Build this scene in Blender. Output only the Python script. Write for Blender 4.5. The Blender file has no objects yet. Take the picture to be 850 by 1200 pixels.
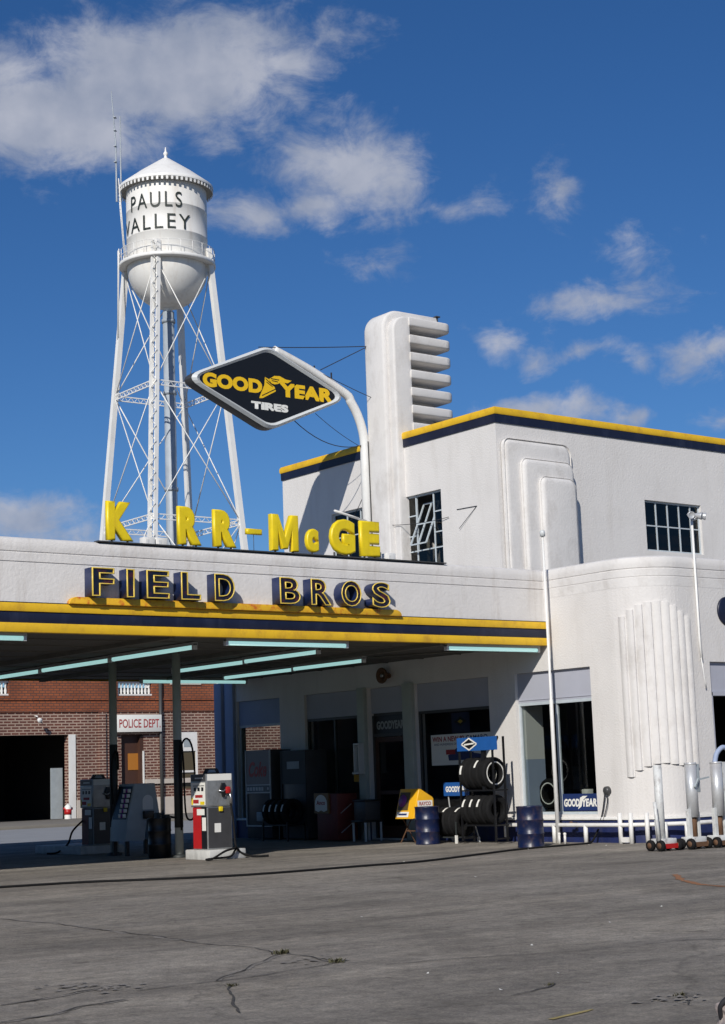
import bpy, bmesh, math, random
from mathutils import Vector, Matrix
random.seed(7)
R = math.radians
sc = bpy.context.scene
COL = sc.collection

# ------------------------------------------------------------------ camera
CAM_YAW, CAM_PITCH, CAM_ROLL, CAM_F, CAM_H = R(52.0601), R(8.9112), R(-2.0380), 1961.88, 1.68
_F = Vector((math.cos(CAM_YAW)*math.cos(CAM_PITCH), math.sin(CAM_YAW)*math.cos(CAM_PITCH), math.sin(CAM_PITCH)))
_r = Vector((math.sin(CAM_YAW), -math.cos(CAM_YAW), 0)); _u = _r.cross(_F)
_r2 = math.cos(CAM_ROLL)*_r + math.sin(CAM_ROLL)*_u
_u2 = -math.sin(CAM_ROLL)*_r + math.cos(CAM_ROLL)*_u
cam = bpy.data.cameras.new('camera'); cam_o = bpy.data.objects.new('camera', cam); COL.objects.link(cam_o)
M = Matrix((( _r2.x, _u2.x, -_F.x, 0), (_r2.y, _u2.y, -_F.y, 0), (_r2.z, _u2.z, -_F.z, CAM_H), (0, 0, 0, 1)))
cam_o.matrix_world = M
cam.sensor_fit = 'VERTICAL'; cam.sensor_height = 36.0; cam.lens = CAM_F/1200*36.0
cam.clip_start = 0.1; cam.clip_end = 5000
sc.camera = cam_o

# ------------------------------------------------------------------ sun, sky, exposure
SUN_L = Vector((1.0, 0.75, -0.76)).normalized()          # the way the light travels
sl = bpy.data.lights.new('sun', 'SUN'); sl.energy = 4.1; sl.angle = R(0.5); sl.color = (1.0, 0.955, 0.88)
so = bpy.data.objects.new('sun', sl); COL.objects.link(so)
so.rotation_euler = SUN_L.to_track_quat('-Z', 'Y').to_euler(); so.location = (-20, -15, 30)
sc.view_settings.view_transform = 'Standard'; sc.view_settings.look = 'None'
sc.view_settings.gamma = 1.0; sc.view_settings.use_curve_mapping = False
sc.view_settings.exposure = 0.0

world = bpy.data.worlds.new('World'); sc.world = world; world.use_nodes = True
wn = world.node_tree; wn.nodes.clear()
def N(tree, typ, **kw):
    n = tree.nodes.new(typ)
    for k, v in kw.items():
        setattr(n, k, v)
    return n
def build_world():
    L = wn.links.new
    out = N(wn, 'ShaderNodeOutputWorld'); bg = N(wn, 'ShaderNodeBackground'); bg.inputs[1].default_value = 0.066
    sky = N(wn, 'ShaderNodeTexSky', sky_type='NISHITA', sun_disc=False)
    d = -SUN_L
    sky.sun_elevation = math.asin(d.z); sky.sun_rotation = math.atan2(d.x, d.y)
    sky.air_density = 1.0; sky.dust_density = 0.25; sky.ozone_density = 2.6; sky.altitude = 250
    hsv = N(wn, 'ShaderNodeHueSaturation'); hsv.inputs['Saturation'].default_value = 1.1
    hsv.inputs['Value'].default_value = 0.95
    gain = N(wn, 'ShaderNodeVectorMath', operation='MULTIPLY'); gain.inputs[1].default_value = (.66, .86, 1.18)
    L(sky.outputs[0], gain.inputs[0]); L(gain.outputs[0], hsv.inputs['Color'])
    # clouds: blobs in direction space, broken up by noise
    tc = N(wn, 'ShaderNodeTexCoord')
    az0 = R(51.43)
    Rv = (math.sin(az0), -math.cos(az0), 0); Fv = (math.cos(az0), math.sin(az0), 0)
    def dot(v):
        m = N(wn, 'ShaderNodeVectorMath', operation='DOT_PRODUCT'); m.inputs[1].default_value = v
        L(tc.outputs['Generated'], m.inputs[0]); return m.outputs['Value']
    comb = N(wn, 'ShaderNodeCombineXYZ')
    L(dot(Rv), comb.inputs[0]); L(dot((0, 0, 1)), comb.inputs[1]); L(dot(Fv), comb.inputs[2])
    n1 = N(wn, 'ShaderNodeTexNoise'); n1.inputs['Scale'].default_value = 22; n1.inputs['Detail'].default_value = 4
    n1.inputs['Roughness'].default_value = .55
    L(comb.outputs[0], n1.inputs['Vector'])
    s1 = N(wn, 'ShaderNodeVectorMath', operation='SUBTRACT'); s1.inputs[1].default_value = (.5, .5, .5)
    L(n1.outputs['Color'], s1.inputs[0])
    s2 = N(wn, 'ShaderNodeVectorMath', operation='MULTIPLY_ADD'); s2.inputs[1].default_value = (.06, .034, 0)
    L(s1.outputs[0], s2.inputs[0]); L(comb.outputs[0], s2.inputs[2])
    # az, el (deg), half widths, weight
    blobs = [(58.4, 23.7, .10, .038, 1.45), (62.8, 22.4, .07, .040, 1.45), (55.6, 24.1, .048, .032, 1.3),
             (60.5, 21.2, .05, .016, .7), (52.3, 20.5, .054, .033, 1.15), (55.5, 19.0, .036, .015, .95), (53.5, 19.3, .04, .016, .8),
             (49.2, 19.25, .045, .010, .55), (44.95, 19.3, .016, .020, .5), (57.0, 21.8, .03, .012, .5),
             (43.2, 15.8, .040, .013, .72), (42.2, 17.0, .028, .014, .5), (44.6, 15.6, .022, .010, .5),
             (47.3, 14.5, .018, .014, .72), (45.7, 13.9, .020, .013, .72), (40.0, 13.7, .030, .018, .75), (43.9, 14.0, .035, .007, .45),
             (42.5, 13.6, .012, .008, .5), (45.5, 11.9, .045, .014, 1.0), (42.9, 11.6, .018, .012, .8), (39.8, 11.4, .016, .006, .5),
             (63.3, 8.6, .045, .022, 1.1), (60.8, 7.7, .05, .015, .85), (52.4, 25.0, .022, .018, .6), (61.8, 26.3, .03, .008, .55), (56.0, 26.6, .05, .012, .5),
             (51.0, 17.2, .03, .01, .35)]
    cur = None
    for (a, e, w, h, wt) in blobs:
        a, e = R(a), R(e)
        c = (math.cos(e)*math.sin(az0-a), math.sin(e), 0)
        m1 = N(wn, 'ShaderNodeVectorMath', operation='SUBTRACT'); m1.inputs[1].default_value = c; L(s2.outputs[0], m1.inputs[0])
        m2 = N(wn, 'ShaderNodeVectorMath', operation='MULTIPLY'); m2.inputs[1].default_value = (1/w, 1/h, 0); L(m1.outputs[0], m2.inputs[0])
        m3 = N(wn, 'ShaderNodeVectorMath', operation='LENGTH'); L(m2.outputs[0], m3.inputs[0])
        m4 = N(wn, 'ShaderNodeMath', operation='MULTIPLY_ADD'); m4.inputs[1].default_value = -wt; m4.inputs[2].default_value = wt
        L(m3.outputs['Value'], m4.inputs[0])
        if cur is None: cur = m4.outputs[0]
        else:
            mm = N(wn, 'ShaderNodeMath', operation='SMOOTH_MAX'); mm.inputs[2].default_value = .12
            L(cur, mm.inputs[0]); L(m4.outputs[0], mm.inputs[1]); cur = mm.outputs[0]
    n2 = N(wn, 'ShaderNodeTexNoise'); n2.inputs['Scale'].default_value = 30; n2.inputs['Detail'].default_value = 11
    n2.inputs['Roughness'].default_value = .66; n2.inputs['Distortion'].default_value = .35
    mp = N(wn, 'ShaderNodeMapping'); mp.inputs['Scale'].default_value = (1, 1.5, 1); L(comb.outputs[0], mp.inputs[0]); L(mp.outputs[0], n2.inputs['Vector'])
    ns = N(wn, 'ShaderNodeMath', operation='MULTIPLY_ADD'); ns.inputs[1].default_value = 2.0; ns.inputs[2].default_value = -.98
    L(n2.outputs['Fac'], ns.inputs[0])
    ad = N(wn, 'ShaderNodeMath', operation='ADD'); L(cur, ad.inputs[0]); L(ns.outputs[0], ad.inputs[1])
    rg = N(wn, 'ShaderNodeMapRange', interpolation_type='SMOOTHSTEP'); rg.inputs['From Min'].default_value = -.05; rg.inputs['From Max'].default_value = .98
    rg.inputs['To Max'].default_value = .86
    L(ad.outputs[0], rg.inputs['Value'])
    # only in front
    fm = N(wn, 'ShaderNodeMath', operation='GREATER_THAN'); fm.inputs[1].default_value = .2; L(dot(Fv), fm.inputs[0])
    mk = N(wn, 'ShaderNodeMath', operation='MULTIPLY'); L(rg.outputs[0], mk.inputs[0]); L(fm.outputs[0], mk.inputs[1])
    n3 = N(wn, 'ShaderNodeTexNoise'); n3.inputs['Scale'].default_value = 26; n3.inputs['Detail'].default_value = 5
    L(comb.outputs[0], n3.inputs['Vector'])
    cr = N(wn, 'ShaderNodeValToRGB'); cr.color_ramp.elements[0].position = .36; cr.color_ramp.elements[1].position = .72
    cr.color_ramp.elements[0].color = (4.6, 5.2, 6.7, 1); cr.color_ramp.elements[1].color = (7.8, 8.05, 9.1, 1)
    L(n3.outputs['Fac'], cr.inputs[0])
    mx = N(wn, 'ShaderNodeMix', data_type='RGBA'); L(mk.outputs[0], mx.inputs['Factor'])
    L(hsv.outputs[0], mx.inputs[6]); L(cr.outputs[0], mx.inputs[7])
    L(mx.outputs[2], bg.inputs[0]); L(bg.outputs[0], out.inputs[0])
build_world()

# ------------------------------------------------------------------ materials
MATS = {}
def mat(name, color, rough=.6, metal=0., var=.0, vscale=3., bump=0., bscale=60., spec=.5, emit=None, dirt=None, dscale=(1, 1, .25), coord='world'):
    """principled material; var = brightness mottling, dirt = (colour, amount) streaks"""
    if name in MATS: return MATS[name]
    m = bpy.data.materials.new(name); m.use_nodes = True; MATS[name] = m
    t = m.node_tree; L = t.links.new; b = t.nodes['Principled BSDF']
    b.inputs['Base Color'].default_value = (*color, 1); b.inputs['Roughness'].default_value = rough
    b.inputs['Metallic'].default_value = metal; b.inputs['Specular IOR Level'].default_value = spec
    geo = N(t, 'ShaderNodeNewGeometry') if coord == 'world' else N(t, 'ShaderNodeTexCoord')
    pos = geo.outputs['Position'] if coord == 'world' else geo.outputs['Object']
    col = None
    if var:
        n = N(t, 'ShaderNodeTexNoise'); n.inputs['Scale'].default_value = vscale; n.inputs['Detail'].default_value = 8; n.inputs['Roughness'].default_value = .65
        L(pos, n.inputs['Vector'])
        mr = N(t, 'ShaderNodeMapRange'); mr.inputs['From Min'].default_value = .25; mr.inputs['From Max'].default_value = .75
        mr.inputs['To Min'].default_value = 1-var; mr.inputs['To Max'].default_value = 1+var; L(n.outputs['Fac'], mr.inputs['Value'])
        mx = N(t, 'ShaderNodeVectorMath', operation='SCALE'); mx.inputs[0].default_value = color; L(mr.outputs[0], mx.inputs['Scale'])
        col = mx.outputs[0]
    if dirt:
        mp = N(t, 'ShaderNodeMapping'); mp.inputs['Scale'].default_value = dscale; L(pos, mp.inputs[0])
        n = N(t, 'ShaderNodeTexNoise'); n.inputs['Scale'].default_value = 2.2; n.inputs['Detail'].default_value = 9; n.inputs['Roughness'].default_value = .7
        L(mp.outputs[0], n.inputs['Vector'])
        mr = N(t, 'ShaderNodeMapRange'); mr.inputs['From Min'].default_value = .5; mr.inputs['From Max'].default_value = .85
        mr.inputs['To Max'].default_value = dirt[1]; L(n.outputs['Fac'], mr.inputs['Value'])
        mx = N(t, 'ShaderNodeMix', data_type='RGBA'); L(mr.outputs[0], mx.inputs['Factor'])
        if col: L(col, mx.inputs[6])
        else: mx.inputs[6].default_value = (*color, 1)
        mx.inputs[7].default_value = (*dirt[0], 1); col = mx.outputs[2]
    if col: L(col, b.inputs['Base Color'])
    if bump:
        n = N(t, 'ShaderNodeTexNoise'); n.inputs['Scale'].default_value = bscale; n.inputs['Detail'].default_value = 4; L(pos, n.inputs['Vector'])
        bp = N(t, 'ShaderNodeBump'); bp.inputs['Strength'].default_value = bump; bp.inputs['Distance'].default_value = .02
        L(n.outputs['Fac'], bp.inputs['Height']); L(bp.outputs[0], b.inputs['Normal'])
    if emit:
        b.inputs['Emission Color'].default_value = (*emit[0], 1); b.inputs['Emission Strength'].default_value = emit[1]
    return m

stucco = mat('stucco', (.68, .655, .63), .85, var=.05, vscale=.8, bump=.4, bscale=24, dirt=((.40, .36, .31), .32), dscale=(1.0, 1.0, .22))
stucco_shine = mat('coping_plaster', (.685, .662, .638), .75, var=.05, vscale=2., bump=.3, bscale=18, dirt=((.33, .29, .25), .6), dscale=(.9, .9, .5))
parapet_m = mat('parapet_plaster', (.68, .655, .63), .8, var=.07, vscale=1.6, bump=.4, bscale=16, dirt=((.36, .30, .24), .65), dscale=(1.6, 1.6, .22))
yellow = mat('yellow_paint', (.74, .45, .018), .5, var=.13, vscale=1.5, dirt=((.34, .15, .03), .75), dscale=(1.6, 1.6, 1.2))
yellow_ledge = mat('chipped_yellow_paint', (.74, .42, .02), .5, var=.12, vscale=3, dirt=((.50, .07, .015), 2.2), dscale=(2.6, 2.6, 2.6))
yellow_plastic = mat('yellow_plastic', (.80, .60, .010), .38, var=.10, vscale=3.5, dirt=((.50, .30, .03), .6), dscale=(3, 3, .8))
navy = mat('navy_paint', (.007, .010, .030), .45, var=.2, vscale=2.5, dirt=((.05, .06, .10), .5))
navy_side = mat('faded_navy_paint', (.010, .020, .075), .4, var=.2, vscale=4)
navy_skirt = mat('navy_skirting_paint', (.012, .022, .095), .5, var=.3, vscale=5, dirt=((.10, .09, .09), .5))
letter_face = mat('letter_face_navy', (.008, .012, .03), .4, var=.25, vscale=9, dirt=((.22, .02, .008), .9), dscale=(2.2, 2.2, 2.2))
neon = mat('pale_yellow_tube', (.80, .58, .10), .3, var=.1, vscale=8)
white_paint = mat('white_paint', (.76, .75, .72), .45, var=.05, vscale=3, dirt=((.42, .33, .25), .45))
tank_white = mat('tank_white_paint', (.77, .755, .715), .5, var=.05, vscale=.35, dirt=((.38, .26, .16), .5), dscale=(.9, .9, .12))
steel_white = mat('tower_steel_white', (.78, .77, .74), .5, var=.06, vscale=.5, dirt=((.40, .34, .28), .4))
riser_grey = mat('riser_grey', (.34, .38, .42), .5, var=.15, vscale=1.2)
dark_letter = mat('dark_green_lettering', (.02, .028, .022), .6)
panel_blue = mat('grey_blue_panel', (.40, .41, .47), .7, var=.06, vscale=1.5)
frame_grey = mat('window_frame_grey', (.48, .53, .56), .5, var=.1, vscale=6)
frame_dark = mat('dark_bronze_frame', (.05, .05, .05), .5)
blue_pillar = mat('pillar_blue', (.30, .36, .50), .7, var=.08, vscale=1.5)  # bluish tone for corner pilasters, left blind panel and jack hose
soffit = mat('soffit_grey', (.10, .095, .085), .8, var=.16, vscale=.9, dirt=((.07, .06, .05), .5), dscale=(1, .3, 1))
post_m = mat('post_grey_green', (.40, .43, .39), .6, var=.1, vscale=3)
post_dark = mat('post_dark_base', (.03, .035, .035), .6)
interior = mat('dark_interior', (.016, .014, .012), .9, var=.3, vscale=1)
interior_lit = mat('interior_plaster', (.60, .60, .58), .8)
dado = mat('interior_dado_blue', (.28, .34, .45), .7)
tube_m = mat('fluorescent_tube_glass', (.66, .88, .86), .2, emit=((.46, .82, .80), .62))
tube_house = mat('lamp_housing_white', (.35, .37, .36), .5)
black = mat('black_paint', (.008, .008, .009), .4)
rubber = mat('black_rubber', (.0075, .0075, .008), .8, var=.4, vscale=9, bump=.4, bscale=50, spec=.25)
wire_m = mat('dark_wire', (.02, .02, .025), .7)
silver = mat('silver_paint', (.58, .60, .60), .35, var=.06, vscale=3)
label_white = mat('label_white', (.78, .77, .72), .6)
gy_yellow = mat('sign_yellow', (.85, .52, .01), .4)
gy_blue = mat('banner_blue', (.012, .09, .32), .5, var=.1, vscale=6)
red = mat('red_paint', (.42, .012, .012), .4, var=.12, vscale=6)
dark_red = mat('dark_and_shaded_red', (.13, .02, .014), .5, var=.2, vscale=6)
red_ink = mat('red_ink', (.36, .02, .02), .6)
blue_ink = mat('blue_ink', (.02, .03, .12), .6)
drum_blue = mat('drum_blue', (.004, .010, .045), .38, var=.3, vscale=7, bump=.25, bscale=9, dirt=((.12, .07, .05), .8), dscale=(3, 3, 2))
brushed = mat('brushed_steel', (.34, .35, .35), .42, metal=.55, var=.2, vscale=6, dirt=((.10, .08, .06), .6), dscale=(2, 2, 1))
pump_dark = mat('pump_dark_panel', (.05, .05, .052), .4, var=.15, vscale=5)
chrome = mat('worn_metal', (.5, .5, .5), .3, metal=.9, var=.15, vscale=8)
rust = mat('rusty_steel', (.12, .06, .03), .8, var=.4, vscale=9)
jack_white = mat('chipped_white_enamel', (.62, .63, .62), .5, var=.1, vscale=5, dirt=((.10, .05, .03), .95), dscale=(2.6, 2.6, 2.2))
jack_silver = mat('jack_silver', (.58, .59, .60), .35, metal=.35, var=.12, vscale=6, dirt=((.25, .14, .07), .5))
cab_grey = mat('cabinet_grey_blue', (.32, .36, .38), .5, var=.12, vscale=4)
cab_yellow = mat('cabinet_yellow', (.80, .42, .012), .4, var=.08, vscale=6)
curb_white = mat('island_white_paint', (.52, .52, .50), .7, var=.15, vscale=4, bump=.3, bscale=20, dirt=((.14, .13, .12), .7))
concrete_lump = mat('rough_concrete', (.40, .34, .31), .9, var=.25, vscale=14, bump=1., bscale=22)
weed_m = mat('dry_weed_green', (.08, .075, .035), .8, var=.3, vscale=20)
orange_m = mat('worn_orange_paint', (.30, .13, .05), .8, var=.3, vscale=9)
faded_yellow = mat('worn_yellow_paint', (.34, .27, .10), .8, var=.3, vscale=9)
crack_m = mat('crack_dark', (.06, .055, .048), .95, var=.3, vscale=12)
crumb_m = mat('crumbled_asphalt', (.22, .20, .175), .95, var=.35, vscale=16, bump=.8, bscale=40)
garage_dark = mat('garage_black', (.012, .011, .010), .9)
door_brown = mat('door_dark_brown', (.06, .025, .015), .6)
stone_m = mat('pale_stone', (.52, .46, .40), .8, var=.12, vscale=2, bump=.2, bscale=20)
roof_m = mat('roof_grey', (.18, .18, .18), .9, var=.2, vscale=1)
purple = mat('can_label_purple', (.22, .05, .25), .4)

def glass_mat(name, tint, refl=1.0):
    m = bpy.data.materials.new(name); m.use_nodes = True; t = m.node_tree; t.nodes.clear(); L = t.links.new
    o = N(t, 'ShaderNodeOutputMaterial'); tr = N(t, 'ShaderNodeBsdfTransparent'); tr.inputs[0].default_value = (*tint, 1)
    gl = N(t, 'ShaderNodeBsdfGlossy'); gl.inputs['Roughness'].default_value = .02; gl.inputs[0].default_value = (refl, refl, refl, 1)
    geo = N(t, 'ShaderNodeNewGeometry'); n = N(t, 'ShaderNodeTexNoise'); n.inputs['Scale'].default_value = 1.6; L(geo.outputs['Position'], n.inputs['Vector'])
    bp = N(t, 'ShaderNodeBump'); bp.inputs['Strength'].default_value = .05; bp.inputs['Distance'].default_value = .05; L(n.outputs[0], bp.inputs['Height']); L(bp.outputs[0], gl.inputs['Normal'])
    fr = N(t, 'ShaderNodeFresnel'); mr = N(t, 'ShaderNodeMapRange'); mr.inputs['To Min'].default_value = 1.5; mr.inputs['To Max'].default_value = 1/1.5; L(geo.outputs['Backfacing'], mr.inputs['Value']); L(mr.outputs[0], fr.inputs[0])
    mx = N(t, 'ShaderNodeMixShader'); L(fr.outputs[0], mx.inputs[0]); L(tr.outputs[0], mx.inputs[1]); L(gl.outputs[0], mx.inputs[2]); L(mx.outputs[0], o.inputs[0])
    return m
glass = glass_mat('shop_glass', (.80, .82, .81), .65); glass_dark = glass_mat('dark_glass', (.4, .4, .38), .7)

def brick_mat(name, c1, c2, mortar, bw=.42, bh=.125, msize=.018):
    m = bpy.data.materials.new(name); m.use_nodes = True; t = m.node_tree; L = t.links.new; b = t.nodes['Principled BSDF']
    g = N(t, 'ShaderNodeNewGeometry'); sp = N(t, 'ShaderNodeSeparateXYZ'); L(g.outputs['Position'], sp.inputs[0])
    ad = N(t, 'ShaderNodeMath', operation='ADD'); L(sp.outputs[0], ad.inputs[0]); L(sp.outputs[1], ad.inputs[1])
    cb = N(t, 'ShaderNodeCombineXYZ'); L(ad.outputs[0], cb.inputs[0]); L(sp.outputs[2], cb.inputs[1])
    br = N(t, 'ShaderNodeTexBrick'); L(cb.outputs[0], br.inputs['Vector'])
    br.inputs['Color1'].default_value = (*c1, 1); br.inputs['Color2'].default_value = (*c2, 1); br.inputs['Mortar'].default_value = (*mortar, 1)
    br.inputs['Scale'].default_value = 1; br.inputs['Mortar Size'].default_value = msize; br.inputs['Brick Width'].default_value = bw; br.inputs['Row Height'].default_value = bh
    br.inputs['Bias'].default_value = -.1
    n = N(t, 'ShaderNodeTexNoise'); n.inputs['Scale'].default_value = .8; n.inputs['Detail'].default_value = 6; L(g.outputs['Position'], n.inputs['Vector'])
    mr = N(t, 'ShaderNodeMapRange'); mr.inputs['From Min'].default_value = .3; mr.inputs['From Max'].default_value = .7; mr.inputs['To Min'].default_value = .8; mr.inputs['To Max'].default_value = 1.2
    L(n.outputs[0], mr.inputs['Value']); sc_ = N(t, 'ShaderNodeVectorMath', operation='SCALE'); L(br.outputs['Color'], sc_.inputs[0]); L(mr.outputs[0], sc_.inputs['Scale'])
    L(sc_.outputs[0], b.inputs['Base Color']); b.inputs['Roughness'].default_value = .85
    bp = N(t, 'ShaderNodeBump'); bp.inputs['Strength'].default_value = .4; bp.invert = True; L(br.outputs['Fac'], bp.inputs['Height']); L(bp.outputs[0], b.inputs['Normal'])
    return m
brick_low = brick_mat('brick_red_brown', (.13, .043, .028), (.085, .03, .023), (.38, .28, .22), .40, .135, .026)
brick_top = brick_mat('brick_orange_red', (.30, .085, .03), (.22, .062, .025), (.09, .045, .035), .30, .12, .02)

def ground_mat():
    m = bpy.data.materials.new('worn_asphalt'); m.use_nodes = True; t = m.node_tree; L = t.links.new; b = t.nodes['Principled BSDF']
    g = N(t, 'ShaderNodeNewGeometry'); P = g.outputs['Position']
    def noise(scale, detail=8, rough=.65, mapsc=None, rot=0, dist=0):
        n = N(t, 'ShaderNodeTexNoise'); n.inputs['Scale'].default_value = scale; n.inputs['Detail'].default_value = detail; n.inputs['Roughness'].default_value = rough; n.inputs['Distortion'].default_value = dist
        if mapsc:
            mp = N(t, 'ShaderNodeMapping'); mp.inputs['Scale'].default_value = mapsc; mp.inputs['Rotation'].default_value = (0, 0, rot); L(P, mp.inputs[0]); L(mp.outputs[0], n.inputs['Vector'])
        else: L(P, n.inputs['Vector'])
        return n.outputs['Fac']
    def ramp(f, stops):
        r = N(t, 'ShaderNodeValToRGB'); e = r.color_ramp.elements
        while len(e) < len(stops): e.new(.5)
        for k, (p, c) in enumerate(stops): e[k].position = p; e[k].color = (c[0], c[1], c[2], 1)
        L(f, r.inputs[0]); return r.outputs[0]
    def mix(a, c, f, mode='MULTIPLY'):
        x = N(t, 'ShaderNodeMix', data_type='RGBA', blend_type=mode)
        if isinstance(f, float): x.inputs[0].default_value = f
        else: L(f, x.inputs[0])
        L(a, x.inputs[6]); L(c, x.inputs[7]); return x.outputs[2]
    base = ramp(noise(.22, 9, .7, dist=.6), [(.30, (.178, .159, .135)), (.5, (.236, .213, .182)), (.70, (.292, .266, .232))])
    streak = ramp(noise(1., 7, .7, (.16, 1.1, 1), R(25)), [(.32, (.72, .72, .73)), (.52, (1, 1, 1)), (.72, (1.25, 1.24, 1.22))])
    c = mix(base, streak, 1.0)
    blot = ramp(noise(.9, 10, .72), [(.28, (.70, .69, .68)), (.5, (1, 1, 1)), (.75, (1.12, 1.11, 1.10))])
    c = mix(c, blot, 1.0)
    gr = ramp(noise(38, 6, .8), [(.25, (.40, .40, .40)), (.5, (1, 1, 1)), (.75, (1.8, 1.77, 1.70))])
    c = mix(c, gr, .85)
    g2 = ramp(noise(7, 7, .75), [(.28, (.55, .55, .54)), (.5, (1, 1, 1)), (.74, (1.4, 1.39, 1.35))]); c = mix(c, g2, .9)
    g3 = ramp(noise(2.6, 8, .72, (.5, 1.5, 1), R(30)), [(.28, (.76, .75, .74)), (.5, (1, 1, 1)), (.74, (1.2, 1.19, 1.17))]); c = mix(c, g3, .8)
    oil = ramp(noise(.55, 5, .6), [(.62, (1, 1, 1)), (.76, (.55, .54, .53))])
    c = mix(c, oil, .7)
    # fine hairline cracks
    vm = N(t, 'ShaderNodeVectorMath', operation='MULTIPLY_ADD'); nn = N(t, 'ShaderNodeTexNoise'); nn.inputs['Scale'].default_value = 1.3; nn.inputs['Detail'].default_value = 6
    L(P, nn.inputs['Vector']); vm.inputs[1].default_value = (.9, .9, 0); L(nn.outputs['Color'], vm.inputs[0]); L(P, vm.inputs[2])
    vo = N(t, 'ShaderNodeTexVoronoi', feature='DISTANCE_TO_EDGE'); vo.inputs['Scale'].default_value = .30; L(vm.outputs[0], vo.inputs['Vector'])
    ck = ramp(vo.outputs['Distance'], [(.0, (.35, .34, .33)), (.004, (.8, .8, .8)), (.008, (1, 1, 1))])
    c = mix(c, ck, .4)
    L(c, b.inputs['Base Color']); b.inputs['Roughness'].default_value = .9; b.inputs['Specular IOR Level'].default_value = .3
    # oil drips, darker repair patch, pale wheel-worn band
    sp = ramp(noise(2.6, 3, .5), [(.66, (1, 1, 1)), (.72, (.62, .61, .60))]); c = mix(c, sp, .8)
    band = ramp(noise(.13, 3, .5, (.35, 1.6, 1), R(-22)), [(.46, (1, 1, 1)), (.56, (1.22, 1.21, 1.19)), (.66, (.86, .86, .86))]); c = mix(c, band, .8)
    L(c, b.inputs['Base Color'])
    bp = N(t, 'ShaderNodeBump'); bp.inputs['Strength'].default_value = .8; bp.inputs['Distance'].default_value = .02
    L(noise(30, 8, .8), bp.inputs['Height']); bp2 = N(t, 'ShaderNodeBump'); bp2.inputs['Strength'].default_value = .5; bp2.inputs['Distance'].default_value = .08
    L(noise(1.2, 5, .6), bp2.inputs['Height']); L(bp.outputs[0], bp2.inputs['Normal']); L(bp2.outputs[0], b.inputs['Normal'])
    return m
asphalt = ground_mat()
road_m = mat('pale_road_concrete', (.27, .28, .29), .85, var=.12, vscale=.5, bump=.2, bscale=20, dirt=((.15, .15, .15), .5), dscale=(.3, 1, 1))
walk_m = mat('footpath_concrete', (.19, .175, .15), .9, var=.15, vscale=.8, bump=.2, bscale=20)

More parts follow.
